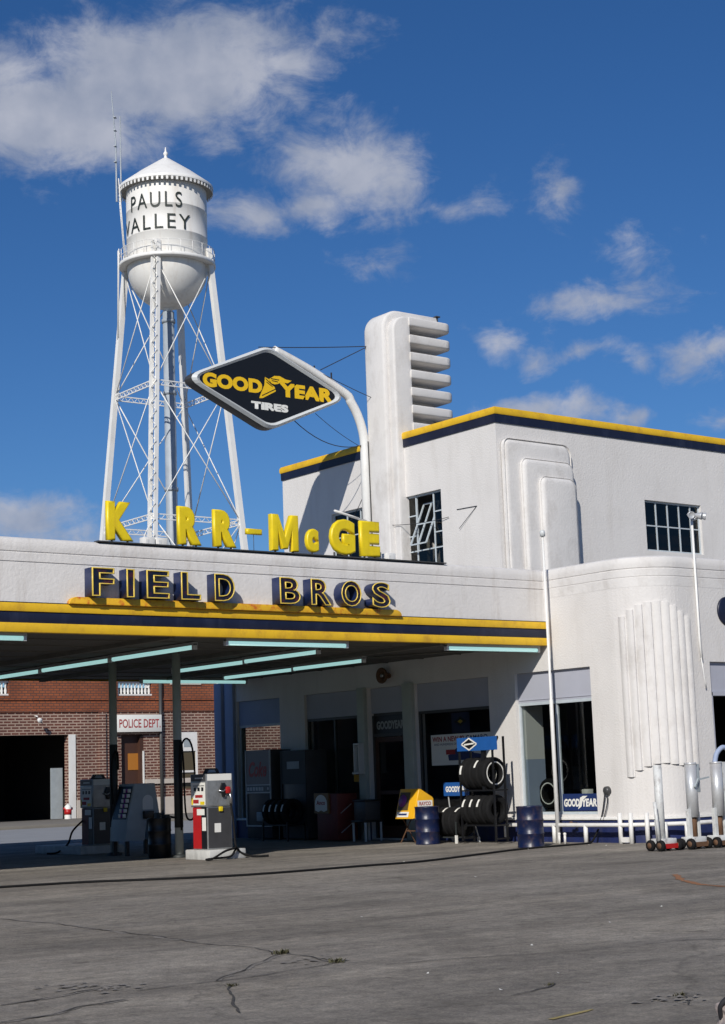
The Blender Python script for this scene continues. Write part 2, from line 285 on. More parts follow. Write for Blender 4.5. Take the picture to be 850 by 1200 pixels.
# ------------------------------------------------------------------ mesh helpers
X, Y, Z = Vector((1, 0, 0)), Vector((0, 1, 0)), Vector((0, 0, 1))
class MB:
    def __init__(s): s.bm = bmesh.new()
    def quad(s, *p):
        try: return s.bm.faces.new([s.bm.verts.new(q) for q in p])
        except ValueError: return None
    def box(s, x0, x1, y0, y1, z0, z1, bev=0, seg=2, rot=0, piv=None):
        r = bmesh.ops.create_cube(s.bm, size=1)['verts']
        for v in r: v.co = Vector(((x0+x1)/2+v.co.x*(x1-x0), (y0+y1)/2+v.co.y*(y1-y0), (z0+z1)/2+v.co.z*(z1-z0)))
        allv = r
        if bev:
            es = list({e for v in r for e in v.link_edges})
            g = bmesh.ops.bevel(s.bm, geom=es, offset=bev, segments=seg, affect='EDGES', profile=.5)
            allv = list({v for f in g['faces'] for v in f.verts} | {v for v in r if v.is_valid})
        if rot:
            bmesh.ops.rotate(s.bm, verts=allv, cent=piv or ((x0+x1)/2, (y0+y1)/2, 0), matrix=Matrix.Rotation(rot, 3, 'Z'))
        return allv
    def prism(s, pts, plane, a0, a1, bev=0, seg=2):
        """closed polygon extruded: plane 'XZ' along Y, 'YZ' along X, 'XY' along Z"""
        f = {'XZ': lambda p, a: (p[0], a, p[1]), 'YZ': lambda p, a: (a, p[0], p[1]), 'XY': lambda p, a: (p[0], p[1], a)}[plane]
        v0 = [s.bm.verts.new(f(p, a0)) for p in pts]; v1 = [s.bm.verts.new(f(p, a1)) for p in pts]
        n = len(pts); fs = [s.bm.faces.new(v0), s.bm.faces.new(v1)]
        for i in range(n): fs.append(s.bm.faces.new((v0[i], v0[(i+1) % n], v1[(i+1) % n], v1[i])))
        bmesh.ops.recalc_face_normals(s.bm, faces=fs)
        if bev:
            es = list({e for g in fs[:2] for e in g.edges})
            bmesh.ops.bevel(s.bm, geom=es, offset=bev, segments=seg, affect='EDGES', profile=.5)
    def tube(s, pts, r, seg=8, closed=False, cap=True):
        pts = [Vector(p) for p in pts]; n = len(pts)
        rs = r if isinstance(r, (list, tuple)) else [r]*n
        T = []
        for i in range(n):
            a = pts[i-1] if (i or closed) else pts[i]; b = pts[(i+1) % n] if (i < n-1 or closed) else pts[i]
            T.append((b-a).normalized())
        up = Z if abs(T[0].z) < .9 else X
        u = T[0].cross(up).normalized(); rings = []
        for i in range(n):
            u = (u - T[i]*u.dot(T[i])).normalized(); v = T[i].cross(u)
            rings.append([s.bm.verts.new(pts[i]+(u*math.cos(2*math.pi*k/seg)+v*math.sin(2*math.pi*k/seg))*rs[i]) for k in range(seg)])
        m = n if closed else n-1
        for i in range(m):
            a, b = rings[i], rings[(i+1) % n]
            for k in range(seg): s.bm.faces.new((a[k], a[(k+1) % seg], b[(k+1) % seg], b[k]))
        if cap and not closed:
            s.bm.faces.new(rings[0][::-1]); s.bm.faces.new(rings[-1])
    def bar(s, a, b, w, h=None):
        """square bar between two points"""
        a, b = Vector(a), Vector(b); h = h or w; d = (b-a).normalized(); up = Z if abs(d.z) < .95 else X
        u = d.cross(up).normalized()*w/2; v = d.cross(u).normalized()*h/2
        A = [s.bm.verts.new(p) for p in (a+u+v, a+u-v, a-u-v, a-u+v)]; B = [s.bm.verts.new(p) for p in (b+u+v, b+u-v, b-u-v, b-u+v)]
        fs = [s.bm.faces.new(A), s.bm.faces.new(B[::-1])]
        for i in range(4): fs.append(s.bm.faces.new((A[i], B[i], B[(i+1) % 4], A[(i+1) % 4])))
        bmesh.ops.recalc_face_normals(s.bm, faces=fs)
    def lathe(s, prof, c=(0, 0, 0), axis=Z, seg=32, a0=0, a1=2*math.pi):
        axis = Vector(axis).normalized(); ref = X if abs(axis.x) < .9 else Y
        u = axis.cross(ref).normalized(); v = axis.cross(u); c = Vector(c); full = abs(a1-a0-2*math.pi) < 1e-6
        n = seg if full else seg+1; rings = []
        for (r, h) in prof:
            if r < 1e-6: rings.append([s.bm.verts.new(c+axis*h)])
            else: rings.append([s.bm.verts.new(c+axis*h+(u*math.cos(a0+(a1-a0)*k/seg)+v*math.sin(a0+(a1-a0)*k/seg))*r) for k in range(n)])
        for a, b in zip(rings, rings[1:]):
            for k in range(seg):
                k2 = (k+1) % n
                if len(a) == 1 and len(b) == 1: continue
                if len(a) == 1: fv = (a[0], b[k2], b[k])
                elif len(b) == 1: fv = (a[k], a[k2], b[0])
                else: fv = (a[k], a[k2], b[k2], b[k])
                s.bm.faces.new(fv)
    def sweep(s, path, prof, side=1):
        """open 2-D path (x,y); prof = list of (outward offset, z); side=+1 outward is left of travel"""
        P = [Vector((p[0], p[1])) for p in path]; n = len(P); nr = []
        for i in range(n):
            ds = []
            if i: ds.append((P[i]-P[i-1]).normalized())
            if i < n-1: ds.append((P[i+1]-P[i]).normalized())
            ns = [Vector((-d.y, d.x))*side for d in ds]
            m = sum(ns, Vector((0, 0)))/len(ns); m = m/max(m.length_squared, .2); nr.append(m)
        rows = [[s.bm.verts.new((P[i].x+nr[i].x*o, P[i].y+nr[i].y*o, z)) for (o, z) in prof] for i in range(n)]
        for a, b in zip(rows, rows[1:]):
            for k in range(len(prof)-1): s.bm.faces.new((a[k], b[k], b[k+1], a[k+1]))
        for row in (rows[0], rows[-1]):
            if len(row) > 2: s.bm.faces.new(row)
    def wall(s, axis, c0, c1, a0, a1, z0, z1, openings=()):
        """wall slab with rectangular holes; axis 'X' = plane of constant X from c0 to c1, running along Y"""
        f = (lambda a, z, c: (c, a, z)) if axis == 'X' else (lambda a, z, c: (a, c, z))
        As = sorted({a0, a1, *[o[0] for o in openings], *[o[1] for o in openings]}); Zs = sorted({z0, z1, *[o[2] for o in openings], *[o[3] for o in openings]})
        As = [a for a in As if a0 <= a <= a1]; Zs = [z for z in Zs if z0 <= z <= z1]
        hole = lambda a, z: any(o[0] < a < o[1] and o[2] < z < o[3] for o in openings)
        solid = {}
        for i in range(len(As)-1):
            for j in range(len(Zs)-1): solid[i, j] = not hole((As[i]+As[i+1])/2, (Zs[j]+Zs[j+1])/2)
        vs = {}
        def V(a, z, c):
            k = (round(a, 5), round(z, 5), c)
            if k not in vs: vs[k] = s.bm.verts.new(f(a, z, c))
            return vs[k]
        fs = []
        for (i, j), ok in solid.items():
            if not ok: continue
            A, B, p, q = As[i], As[i+1], Zs[j], Zs[j+1]
            for c in (c0, c1): fs.append(s.bm.faces.new((V(A, p, c), V(B, p, c), V(B, q, c), V(A, q, c))))
            for (di, dj, e) in ((-1, 0, ((A, p), (A, q))), (1, 0, ((B, p), (B, q))), (0, -1, ((A, p), (B, p))), (0, 1, ((A, q), (B, q)))):
                if not solid.get((i+di, j+dj), False):
                    (x0, y0), (x1, y1) = e; fs.append(s.bm.faces.new((V(x0, y0, c0), V(x1, y1, c0), V(x1, y1, c1), V(x0, y0, c1))))
        bmesh.ops.recalc_face_normals(s.bm, faces=fs)
    def mesh(s, me, fn):
        """append another mesh with its vertices mapped through fn"""
        vs = [s.bm.verts.new(fn(v.co)) for v in me.vertices]
        for p in me.polygons:
            try: s.bm.faces.new([vs[i] for i in p.vertices])
            except ValueError: pass
    def build(s, name, m, parent=None, ang=34, off=None):
        bmesh.ops.recalc_face_normals(s.bm, faces=s.bm.faces[:]) if off == 'recalc' else None
        for f in s.bm.faces: f.smooth = True
        for e in s.bm.edges:
            if len(e.link_faces) == 2 and e.calc_face_angle(0) > R(ang): e.smooth = False
        me = bpy.data.meshes.new(name); s.bm.to_mesh(me); s.bm.free()
        o = bpy.data.objects.new(name, me); COL.objects.link(o); me.materials.append(m)
        root = parent
        while root is not None and root.parent is not None: root = root.parent
        if root is not None:
            if not root.get('_local'): me.transform(Matrix.Translation(-Vector(root.location)))
            o.parent = parent
        return o
def tag(o, label=None, cat=None, group=None, kind=None):
    if label: o['label'] = label
    if cat: o['category'] = cat
    if group: o['group'] = group
    if kind: o['kind'] = kind
    return o
def thing(name, label, cat, loc=(0, 0, 0), rotz=0, group=None, local=False):
    o = bpy.data.objects.new(name, None); COL.objects.link(o); o.location = loc; o.rotation_euler = (0, 0, rotz); o.empty_display_size = .2
    if local: o['_local'] = 1
    return tag(o, label, cat, group)
def dup(root, loc, rotz=0, label=None):
    c = root.copy(); COL.objects.link(c); c.location = loc; c.rotation_euler = (0, 0, rotz)
    if label: c['label'] = label
    for ch in list(root.children):
        k = ch.copy(); COL.objects.link(k); k.parent = c
        for g in ch.children:
            j = g.copy(); COL.objects.link(j); j.parent = k
    return c
TXT = {}
def text_mesh(body, extrude=0., bold=0., bevel=0., outline=0., shear=0., space=1., res=4, bres=2):
    """(mesh, xmin, xmax, ymin, ymax) of a text in its own plane"""
    key = (body, extrude, bold, bevel, outline, shear, space)
    if key in TXT: return TXT[key]
    cu = bpy.data.curves.new('t', 'FONT'); cu.body = body; cu.extrude = extrude; cu.offset = bold; cu.bevel_depth = bevel; cu.bevel_resolution = bres
    cu.shear = shear; cu.space_character = space; cu.resolution_u = res
    if outline: cu.fill_mode = 'NONE'; cu.bevel_depth = outline; cu.extrude = 0
    o = bpy.data.objects.new('t', cu); COL.objects.link(o)
    dg = bpy.context.evaluated_depsgraph_get(); dg.update()
    me = bpy.data.meshes.new_from_object(o.evaluated_get(dg)); bpy.data.objects.remove(o)
    xs = [v.co.x for v in me.vertices]; ys = [v.co.y for v in me.vertices]
    TXT[key] = (me, min(xs), max(xs), min(ys), max(ys)); return TXT[key]
def put_text(mb, body, P0, U, V, Nn, w, h, depth=None, **kw):
    """fit text into a w x h box whose lower left corner is P0; U right, V up, Nn towards the reader"""
    me, x0, x1, y0, y1 = text_mesh(body, **kw); sx, sy = w/(x1-x0), h/(y1-y0); P0 = Vector(P0)
    dz = 1. if depth is None else depth
    mb.mesh(me, lambda c: P0+U*((c.x-x0)*sx)+V*((c.y-y0)*sy)+Nn*(c.z*dz))
mX, mY = -X, -Y

# ================================================================== SETTING
def spline(pts, n=8):
    P = [Vector(p) for p in pts]; S = []
    for i in range(len(P)-1):
        p0, p1, p2, p3 = P[max(i-1, 0)], P[i], P[i+1], P[min(i+2, len(P)-1)]
        for k in range(n):
            u = k/n; S.append(.5*((2*p1)+(p2-p0)*u+(2*p0-5*p1+4*p2-p3)*u*u+(3*p1-p0-3*p2+p3)*u**3))
    return S+[P[-1]]
def sheet(name, m, x0, x1, y0, y1, z, n=1):
    mb = MB()
    mb.quad((x0, y0, z), (x1, y0, z), (x1, y1, z), (x0, y1, z))
    return tag(mb.build(name, m), kind='structure')
sheet('ground', asphalt, -1500, 1500, -1500, 1500, 0)
sheet('road', road_m, -400, 400, 47.5, 62.5, .004)
mb = MB(); mb.box(-400, 400, 62.6, 71.4, -.1, .13, .02); tag(mb.build('pavement', walk_m), kind='structure')

def ribbon(mb, pts, w, z, jit=.03, step=.12):
    """jagged strip lying on the ground"""
    P = []
    for a, b in zip(pts, pts[1:]):
        a, b = Vector((*a, 0)), Vector((*b, 0)); n = max(1, int((b-a).length/step))
        for k in range(n): P.append(a.lerp(b, k/n))
    P.append(Vector((*pts[-1], 0)))
    d = (P[-1]-P[0]).normalized(); nn = Vector((-d.y, d.x, 0)); rows = []
    off = 0
    for i, p in enumerate(P):
        off = off*.75+random.uniform(-jit, jit); ww = w*random.uniform(.25, 1.)
        rows.append((mb.bm.verts.new(p+nn*(off+ww)+Z*z), mb.bm.verts.new(p+nn*(off-ww)+Z*z)))
    for a, b in zip(rows, rows[1:]): mb.bm.faces.new((a[0], a[1], b[1], b[0]))
cracks = [((9.8, 20.5), (9.87, 19.2), (9.76, 17.7), (9.72, 16.7), (9.6, 15.5), (9.65, 14.5), (9.34, 12.6)),
          ((5.96, 12.48), (6.38, 12.58), (6.75, 12.69), (7.1, 12.75)), ((5.52, 11.55), (5.96, 11.61), (6.38, 11.86), (6.75, 11.93)),
          ((7.88, 12.33), (8.58, 12.92), (9.47, 13.67), (9.34, 12.6), (9.51, 12.13)), ((7.1, 12.3), (7.88, 12.33), (8.37, 12.35), (8.94, 12.5), (9.34, 12.6)),
          ((7.8, 11.98), (7.4, 11.4), (6.88, 10.56)), ((9.5, 12.1), (9.88, 12.0), (10.33, 11.8), (10.96, 11.5)), ((8.74, 9.6), (9.27, 9.79), (9.45, 9.89)),
          ((9.2, 8.3), (9.5, 8.6), (9.9, 8.2), (10.8, 8.1)), ((10.96, 11.5), (12.5, 11.2), (14, 9.8))]
mb = MB()
for c in cracks: ribbon(mb, c, .015, .008)
tag(mb.build('pavement_cracks', crack_m), kind='structure')
mb = MB()
for c in (cracks[1], cracks[2], cracks[0][:5], cracks[3][:3]): ribbon(mb, c, .05, .004, .03, .09)
for cx, cy in ((7.05, 12.75), (6.9, 12.95), (9.4, 12.9), (9.3, 8.45)):
    for _ in range(26):
        px_, py_ = random.gauss(cx, .16), random.gauss(cy, .16); q = random.uniform(.012, .04)
        mb.quad((px_-q, py_-q*.6, .006+q*.2), (px_+q, py_-q*.5, .006), (px_+q*.7, py_+q, .007+q*.3), (px_-q*.8, py_+q*.7, .006))
tag(mb.build('crumbled_crack_edges', crumb_m), kind='structure')
mb = MB(); ribbon(mb, ((19.73, 17.87), (18.77, 16.85), (18.23, 16.02), (18.1, 15.5), (18.3, 14.8)), .09, .006, .01)
tag(mb.build('orange_ground_marking', orange_m), kind='structure')
mb = MB(); ribbon(mb, ((8.10, 8.52), (8.62, 8.63)), .025, .006, .006); tag(mb.build('yellow_ground_marking', faded_yellow), kind='structure')

# ================================================================== SERVICE STATION
WX = 27.33; SY = 25.10; RAD = 1.1; UY = 29.65; UL = 38.74; EL = 42.4
st = thing('service_station', 'white stucco streamline service station with rounded corner, yellow roof trim and louvred pylon', 'building', (WX, SY, 0))
arc = [(WX+RAD-RAD*math.cos(R(a)), SY+RAD-RAD*math.sin(R(a))) for a in range(0, 91, 6)]
arc_i = [(WX+RAD-(RAD-.3)*math.cos(R(a)), SY+RAD-(RAD-.3)*math.sin(R(a))) for a in range(0, 91, 6)]
OPEN = [(39.2, 41.4, .50, 3.92), (35.5, 38.0, .50, 3.92), (33.60, 35.12, .03, 3.92), (30.35, 33.15, .50, 3.92), (26.9, 29.4, .62, 3.92)]
mb = MB(); mb.wall('X', WX, WX+.3, SY+RAD, EL, 0, 6.0, OPEN)
for a, b, ai, bi in zip(arc, arc[1:], arc_i, arc_i[1:]):
    mb.quad((*a, 0), (*b, 0), (*b, 6.0), (*a, 6.0)); mb.quad((*ai, 0), (*ai, 6.0), (*bi, 6.0), (*bi, 0))
GX0 = 29.32
mb.wall('Y', SY, SY+.3, WX+RAD, 48, 0, 6.0, [(GX0, 33.2, 0, 3.92), (34.6, 38.4, 0, 3.92), (39.8, 43.6, 0, 3.92)])
mb.wall('Y', EL-.3, EL-.002, WX+.3, 42, 0, 6.2, [(28.1, 30.6, .9, 3.4)])
mb.wall('X', 41.7, 42, SY+.3, EL-.3, 0, 6.2)
mb.build('wall', stucco, st)
mb = MB(); mb.prism([(WX+.31, EL-.35), (WX+.31, SY+1.5), (WX+1.5, SY+.35), (47.9, SY+.35), (47.9, EL-.35)], 'XY', 5.4, 5.5); mb.build('roof', roof_m, st)
# parapet band: grooves and bullnose, from canopy corner round to the garage side
PROF = [(0, 5.60), (.004, 5.80), (-.012, 5.805), (-.012, 5.825), (.006, 5.83), (.012, 5.985), (-.006, 5.99), (-.006, 6.01), (.010, 6.02), (.022, 6.10), (.020, 6.18), (.0, 6.245), (-.06, 6.28), (-.30, 6.28), (-.30, 5.6)]
mb = MB(); mb.sweep([(WX, 28.28)] + [(a[0], a[1]) for a in arc] + [(48, SY)], [(o+.003, z) for o, z in PROF], -1)
mb.build('parapet', stucco_shine, st, off='recalc')
mb = MB(); mb.box(WX, WX+.3, 38.76, EL, 6.0, 6.28, .03); mb.build('parapet', stucco_shine, st)
# upper storey
mb = MB()
UW = [(31.80, 33.30, 6.75, 8.77), (34.72, 36.45, 6.85, 8.78)]
mb.wall('X', WX, WX+.3, UY, UL, 6.001, 10.12, UW)
SW = (32.50, 34.70, 7.20, 8.54)
mb.wall('Y', UY, UY+.3, WX+.3, 48, 5.75, 10.12, [SW])
mb.wall('Y', UL-.3, UL, WX+.3, 48, 5.75, 10.12)
mb.wall('X', 47.7, 48, UY+.3, UL-.3, 5.75, 10.12)
mb.build('upper_wall', stucco, st)
mb = MB(); mb.box(WX+.1, 47.9, UY+.1, UL-.1, 10.0, 10.2); mb.build('upper_roof', roof_m, st)
TP = [(WX, UL), (WX, UY), (48, UY)]
mb = MB(); mb.sweep([(48, UL)]+TP, [(-.2, 10.09), (.03, 10.09), (.035, 10.30), (-.2, 10.30)], -1); mb.build('navy_trim', navy, st, off='recalc')
mb = MB(); mb.sweep([(48, UL)]+TP, [(-.2, 10.30), (.045, 10.30), (.06, 10.33), (.06, 10.42), (.03, 10.48), (-.06, 10.505), (-.2, 10.505)], -1); mb.build('yellow_coping', yellow, st, off='recalc')
# navy skirting with a white ledge
mb = MB()
SK = [(.0, 0), (.03, 0), (.03, .50), (.0, .50)]
for (a, b) in ((EL, 35.14), (33.58, SY+RAD)):
    mb.box(WX-.03, WX-.002, b, a, 0, .495)
mb.sweep(arc+[(GX0-.03, SY)], [(.002, 0), (.03, 0), (.03, .495), (.002, .495)], -1)
mb.build('skirting', navy_skirt, st, off='recalc')
mb = MB(); mb.box(WX-.07, WX-.002, 26.3, 33.5, .50, .565, .008); mb.box(WX-.06, WX-.002, 39.0, 41.6, .50, .55, .008); mb.box(WX-.06, WX-.002, 35.4, 38.1, .50, .55, .008)
mb.sweep([(WX, 26.3)]+arc[1:]+[(GX0-.03, SY)], [(.003, .50), (.05, .50), (.05, .55), (.003, .55)], -1)
mb.build('ledge', white_paint, st, off='recalc')

# fluted panel on the rounded corner: saw-tooth ribs
mb = MB(); ns = 9
tops = [4.95, 5.09, 5.19, 5.24, 5.26, 5.24, 5.16, 5.04, 4.93]; bots = [1.42, 1.56, 1.64, 1.69, 1.70, 1.67, 1.64, 1.60, 1.57]
Lc = math.pi/2*RAD; total = Lc-.24+.30
def on_curve(sv, o):
    sv += .24
    if sv < 0: return (WX-o, SY+RAD-sv)
    if sv < Lc:
        a = sv/RAD; return (WX+RAD-(RAD+o)*math.cos(a), SY+RAD-(RAD+o)*math.sin(a))
    return (WX+RAD+(sv-Lc), SY-o)
for i in range(ns):
    s0 = total*i/ns; s1 = total*(i+1)/ns; k = 10; prev = None
    for j in range(k+1):
        sv = s0+(s1-s0)*j/k; o = .006+(.05*math.sin(math.pi*min(1, (j/k)/.62)*.5) if j < 8 else .05 if j == 8 else .012)
        q = (on_curve(sv, o), on_curve(sv, .001))
        if prev:
            a, ai = prev; b, bi = q
            mb.quad((*a, bots[i]), (*b, bots[i]), (*b, tops[i]), (*a, tops[i]))
            mb.quad((*a, tops[i]), (*b, tops[i]), (*bi, tops[i]), (*ai, tops[i])); mb.quad((*a, bots[i]), (*ai, bots[i]), (*bi, bots[i]), (*b, bots[i]))
        prev = q
    b, bi = prev; mb.quad((*b, bots[i]), (*bi, bots[i]), (*bi, tops[i]), (*b, tops[i]))
bmesh.ops.remove_doubles(mb.bm, verts=mb.bm.verts[:], dist=.0005)
mb.build('fluted_panel', stucco_shine, st)

# stepped relief on the side of the upper storey
def relief(x0, x1, ztop, r):
    pts = [(x0, 5.78), (x1, 5.78)]
    for k in range(0, 91, 15): pts.append((x1-r+r*math.cos(R(k)), ztop-r+r*math.sin(R(k))))
    for k in range(90, 181, 15): pts.append((x0+.19+.19*math.cos(R(k)), ztop-.19+.19*math.sin(R(k))))
    return pts
mb = MB()
mb.prism(relief(27.46, 29.74, 9.70, .26), 'XZ', UY-.003, UY-.16, .135, 5)
mb.prism(relief(27.93, 29.70, 9.22, .25), 'XZ', UY-.10, UY-.30, .135, 5)
mb.prism(relief(28.40, 29.62, 8.78, .24), 'XZ', UY-.24, UY-.44, .135, 5)
mb.build('stepped_relief', stucco_shine, st)

# louvred pylon
def pyl(x0, x1, z1, r, z0=5.7):
    pts = [(x0, z0), (x1, z0), (x1, z1-.15), (x1-.06, z1)]
    for k in range(90, 181, 10): pts.append((x0+r+r*math.cos(R(k)), z1-r+r*math.sin(R(k))))
    return pts
mb = MB()
pb_ = pyl(26.98, 28.95, 13.88, .55); pb_ = [(26.98, 5.7), (27.72, 5.7), (27.72, 13.60), (28.95, 13.60)] + pb_[2:]
mb.prism(pb_, 'XZ', 34.30, 33.46, .08, 3)
mb.box(27.60, 28.93, 33.80, 34.26, 5.7, 13.7)
pts = pyl(27.14, 27.72, 13.66, .45); pts[2] = (27.72, 13.55); pts[3] = (27.70, 13.66)
mb.prism([(27.12, 5.7), (27.72, 5.7), (27.72, 13.66)] + [(27.12+.42+.42*math.cos(R(k)), 13.66-.42+.42*math.sin(R(k))) for k in range(90, 181, 10)], 'XZ', 33.50, 33.20, .06, 3)
pyo = mb.build('louvred_pylon', stucco_shine, st)
def fin_outline(x1, y0, y1, r):
    pts = [(27.66, y1), (27.66, y0)]
    for k in range(-90, 91, 15): pts.append((x1-r+r*math.cos(R(k)), (y0+r if k < 0 else max(y1-r, y0+r))+r*math.sin(R(k))))
    return pts
for k in range(7):
    zt = 13.66-.477*k
    mb = MB(); h = .245
    mb.prism(fin_outline(29.20, 33.16, 34.24, .30), 'XY', zt-h, zt, .045, 3); mb.build('louvre_fin', stucco_shine, pyo)
mb = MB(); mb.tube([(29.0, 33.6, 13.8), (29.0, 33.6, 13.92)], .03); mb.box(28.93, 29.07, 33.53, 33.67, 13.92, 13.95); mb.build('vent_cap', frame_dark, pyo)

# ---- shop front windows
def shop_window(y0, y1, z0, z1, zb, mull=(), gl=glass, blind=panel_blue, fr=frame_grey, xin=.12, bl=True):
    x = WX+xin; mb = MB(); t = .06
    mb.box(x-.03, x+.05, y0+.001, y0+t, z0+.001, z1-.001); mb.box(x-.03, x+.05, y1-t, y1-.001, z0+.001, z1-.001)
    mb.box(x-.03, x+.05, y0+t, y1-t, z0+.001, z0+t); mb.box(x-.05, x+.05, y0+t, y1-t, zb-.07, zb)
    for m_ in mull: mb.box(x-.028, x+.048, m_-.03, m_+.03, z0+t, zb-.07)
    w = mb.build('shop_window', fr, st)
    if bl:
        mb = MB(); mb.box(x-.04, x+.05, y0+.002, y1-.002, zb+.002, z1-.003); mb.box(x-.055, x-.04, y0+.03, y1-.03, zb+.05, zb+.07); mb.build('blind_panel', blind, w)
    mb = MB(); mb.box(x+.005, x+.015, y0+t, y1-t, z0+t, zb-.07); mb.build('pane', gl, w)
    return w
shop_window(26.9, 29.4, .62, 3.92, 3.22, (28.15,))
shop_window(30.35, 33.15, .50, 3.92, 3.22, (), fr=frame_dark)
shop_window(35.5, 38.0, .50, 3.92, 3.25, (36.75,), fr=frame_dark)
shop_window(39.2, 41.4, .50, 3.92, 3.22, (), blind=blue_pillar)
# door bay
x = WX+.14; mb = MB(); mb.box(x-.02, x+.05, 33.602, 33.68, .03, 3.2); mb.box(x-.02, x+.05, 35.04, 35.118, .03, 3.2); mb.box(x-.02, x+.05, 33.68, 35.04, 2.64, 2.72); mb.box(x-.02, x+.05, 33.68, 35.04, 3.2, 3.26)
dfr = mb.build('door', frame_dark, st)
mb = MB(); mb.box(x-.03, x+.05, 33.602, 35.118, 3.262, 3.917); mb.build('blind_panel', panel_blue, dfr)
mb = MB(); mb.box(x, x+.03, 33.68, 35.04, 2.722, 3.198); mb.build('transom', black, dfr)
mb = MB(); mb.wall('X', x, x+.04, 33.685, 35.035, .05, 2.63, [(33.82, 34.9, .35, 1.15), (33.82, 34.9, 1.25, 2.5)]); mb.build('door_leaf', door_brown, dfr)
mb = MB(); mb.box(x+.015, x+.022, 33.82, 34.9, .35, 1.15); mb.box(x+.015, x+.022, 33.82, 34.9, 1.25, 2.5); mb.build('pane', glass_dark, dfr)
mb = MB(); mb.tube([(x-.03, 33.76, 1.0), (x-.07, 33.76, 1.03), (x-.07, 33.76, 1.27), (x-.03, 33.76, 1.3)], .014); mb.build('handle', chrome, dfr)
# pilasters and columns
mb = MB(); mb.box(WX-.12, WX-.001, 35.16, 35.46, .0, 3.95, .01); mb.box(WX-.12, WX-.001, 33.18, 33.55, 0, 3.95, .01); mb.build('pilaster', post_m, st)
mb = MB(); mb.box(WX-.10, WX-.001, 41.46, 41.9, 0, 4.5, .01); mb.box(WX-.16, WX-.001, 42.0, 42.38, 0, 4.5, .01); mb.build('corner_pilaster', blue_pillar, st)
# interior
mb = MB(); XI = 34.0
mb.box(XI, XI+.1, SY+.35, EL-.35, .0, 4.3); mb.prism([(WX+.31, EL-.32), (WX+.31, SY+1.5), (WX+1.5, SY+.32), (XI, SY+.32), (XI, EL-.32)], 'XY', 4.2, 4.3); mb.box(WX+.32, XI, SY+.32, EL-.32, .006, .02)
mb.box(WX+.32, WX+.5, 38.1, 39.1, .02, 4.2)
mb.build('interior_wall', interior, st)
mb = MB(); mb.box(WX+.19, WX+.75, 29.29, 29.39, 1.9, 3.15); prt = mb.build('partition', interior_lit, st)
mb = MB(); mb.box(WX+.19, WX+.75, 29.285, 29.395, .65, 1.898); mb.build('dado', dado, prt)
# garage bays
mb = MB(); mb.box(GX0+.05, 33.2, SY+.08, SY+.16, 3.25, 3.918); mb.box(34.6, 38.4, SY+.08, SY+.16, 3.25, 3.918); mb.build('bay_header', panel_blue, st)
mb = MB()
for a, b in ((GX0, 33.2), (34.6, 38.4), (39.8, 43.6)):
    mb.box(a+.001, a+.07, SY+.03, SY+.28, 0, 3.24); mb.box(b-.07, b-.001, SY+.03, SY+.28, 0, 3.24); mb.box(a+.001, b-.001, SY+.03, SY+.28, 3.16, 3.245)
mb.build('bay_frame', panel_blue, st)
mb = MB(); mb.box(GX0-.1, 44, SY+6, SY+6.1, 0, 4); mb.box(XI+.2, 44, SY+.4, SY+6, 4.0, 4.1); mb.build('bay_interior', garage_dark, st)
# upper windows
def steel_window(y0, y1, z0, z1, cols, rows, axis='X', c=WX, pivot=None):
    mb = MB(); f = .045; xi = c+.10
    B = (lambda a0, a1, p0, p1, q0, q1: mb.box(xi+q0, xi+q1, a0, a1, p0, p1)) if axis == 'X' else (lambda a0, a1, p0, p1, q0, q1: mb.box(a0, a1, xi+q0, xi+q1, p0, p1))
    B(y0+.001, y1-.001, z0+.001, z0+f, -.02, .03); B(y0+.001, y1-.001, z1-f, z1-.001, -.02, .03)
    B(y0+.001, y0+f, z0+f, z1-f, -.02, .03); B(y1-f, y1-.001, z0+f, z1-f, -.02, .03)
    for v in cols: B(v-.02, v+.02, z0+f, z1-f, -.018, .028)
    cs = [y0+f]+sorted(cols)+[y1-f]
    for h in rows:
        for a, b in zip(cs, cs[1:]):
            if pivot and pivot[0] < (a+b)/2 < pivot[1] and pivot[2] < h < pivot[3]: continue
            B(a+.02, b-.02, h-.016, h+.016, -.016, .026)
    w = mb.build('steel_window', frame_grey, st)
    mb = MB()
    zs = [z0+f]+sorted(rows)+[z1-f]
    for a, b in zip(cs, cs[1:]):
        for p, q in zip(zs, zs[1:]):
            if pivot and pivot[0] < (a+b)/2 < pivot[1] and pivot[2] < (p+q)/2 < pivot[3]: continue
            if axis == 'X': mb.box(xi+.002, xi+.008, a, b, p, q)
            else: mb.box(a, b, xi+.002, xi+.008, p, q)
    mb.build('pane', glass_dark, w)
    return w
w = steel_window(31.80, 33.30, 6.75, 8.77, (32.20, 32.90), (7.32, 7.72, 8.25), pivot=(32.2, 32.9, 7.33, 8.7))
mb = MB()   # tilted vent sash standing open
def vent(yy, zz, dx): return (WX+.10+dx, yy, zz)
for (a, b) in (((32.24, 7.45, -.28), (32.24, 8.55, .22)), ((32.86, 7.45, -.28), (32.86, 8.55, .22)), ((32.24, 7.45, -.28), (32.86, 7.45, -.28)), ((32.24, 8.55, .22), (32.86, 8.55, .22)), ((32.24, 8.0, -.03), (32.86, 8.0, -.03)), ((32.55, 7.45, -.28), (32.55, 8.55, .22))):
    mb.bar(vent(*a), vent(*b), .035)
mb.build('vent_sash', frame_grey, w)
steel_window(34.72, 36.45, 6.85, 8.78, (35.25, 35.85), (7.45, 8.1))
w = steel_window(SW[0], SW[1], SW[2], SW[3], (33.0, 33.45, 33.9, 34.35), (7.88,), axis='Y', c=UY)
mb = MB(); mb.box(SW[0], SW[1], UY+.5, UY+.55, 7.1, 7.75); mb.build('interior_board', rust, w)
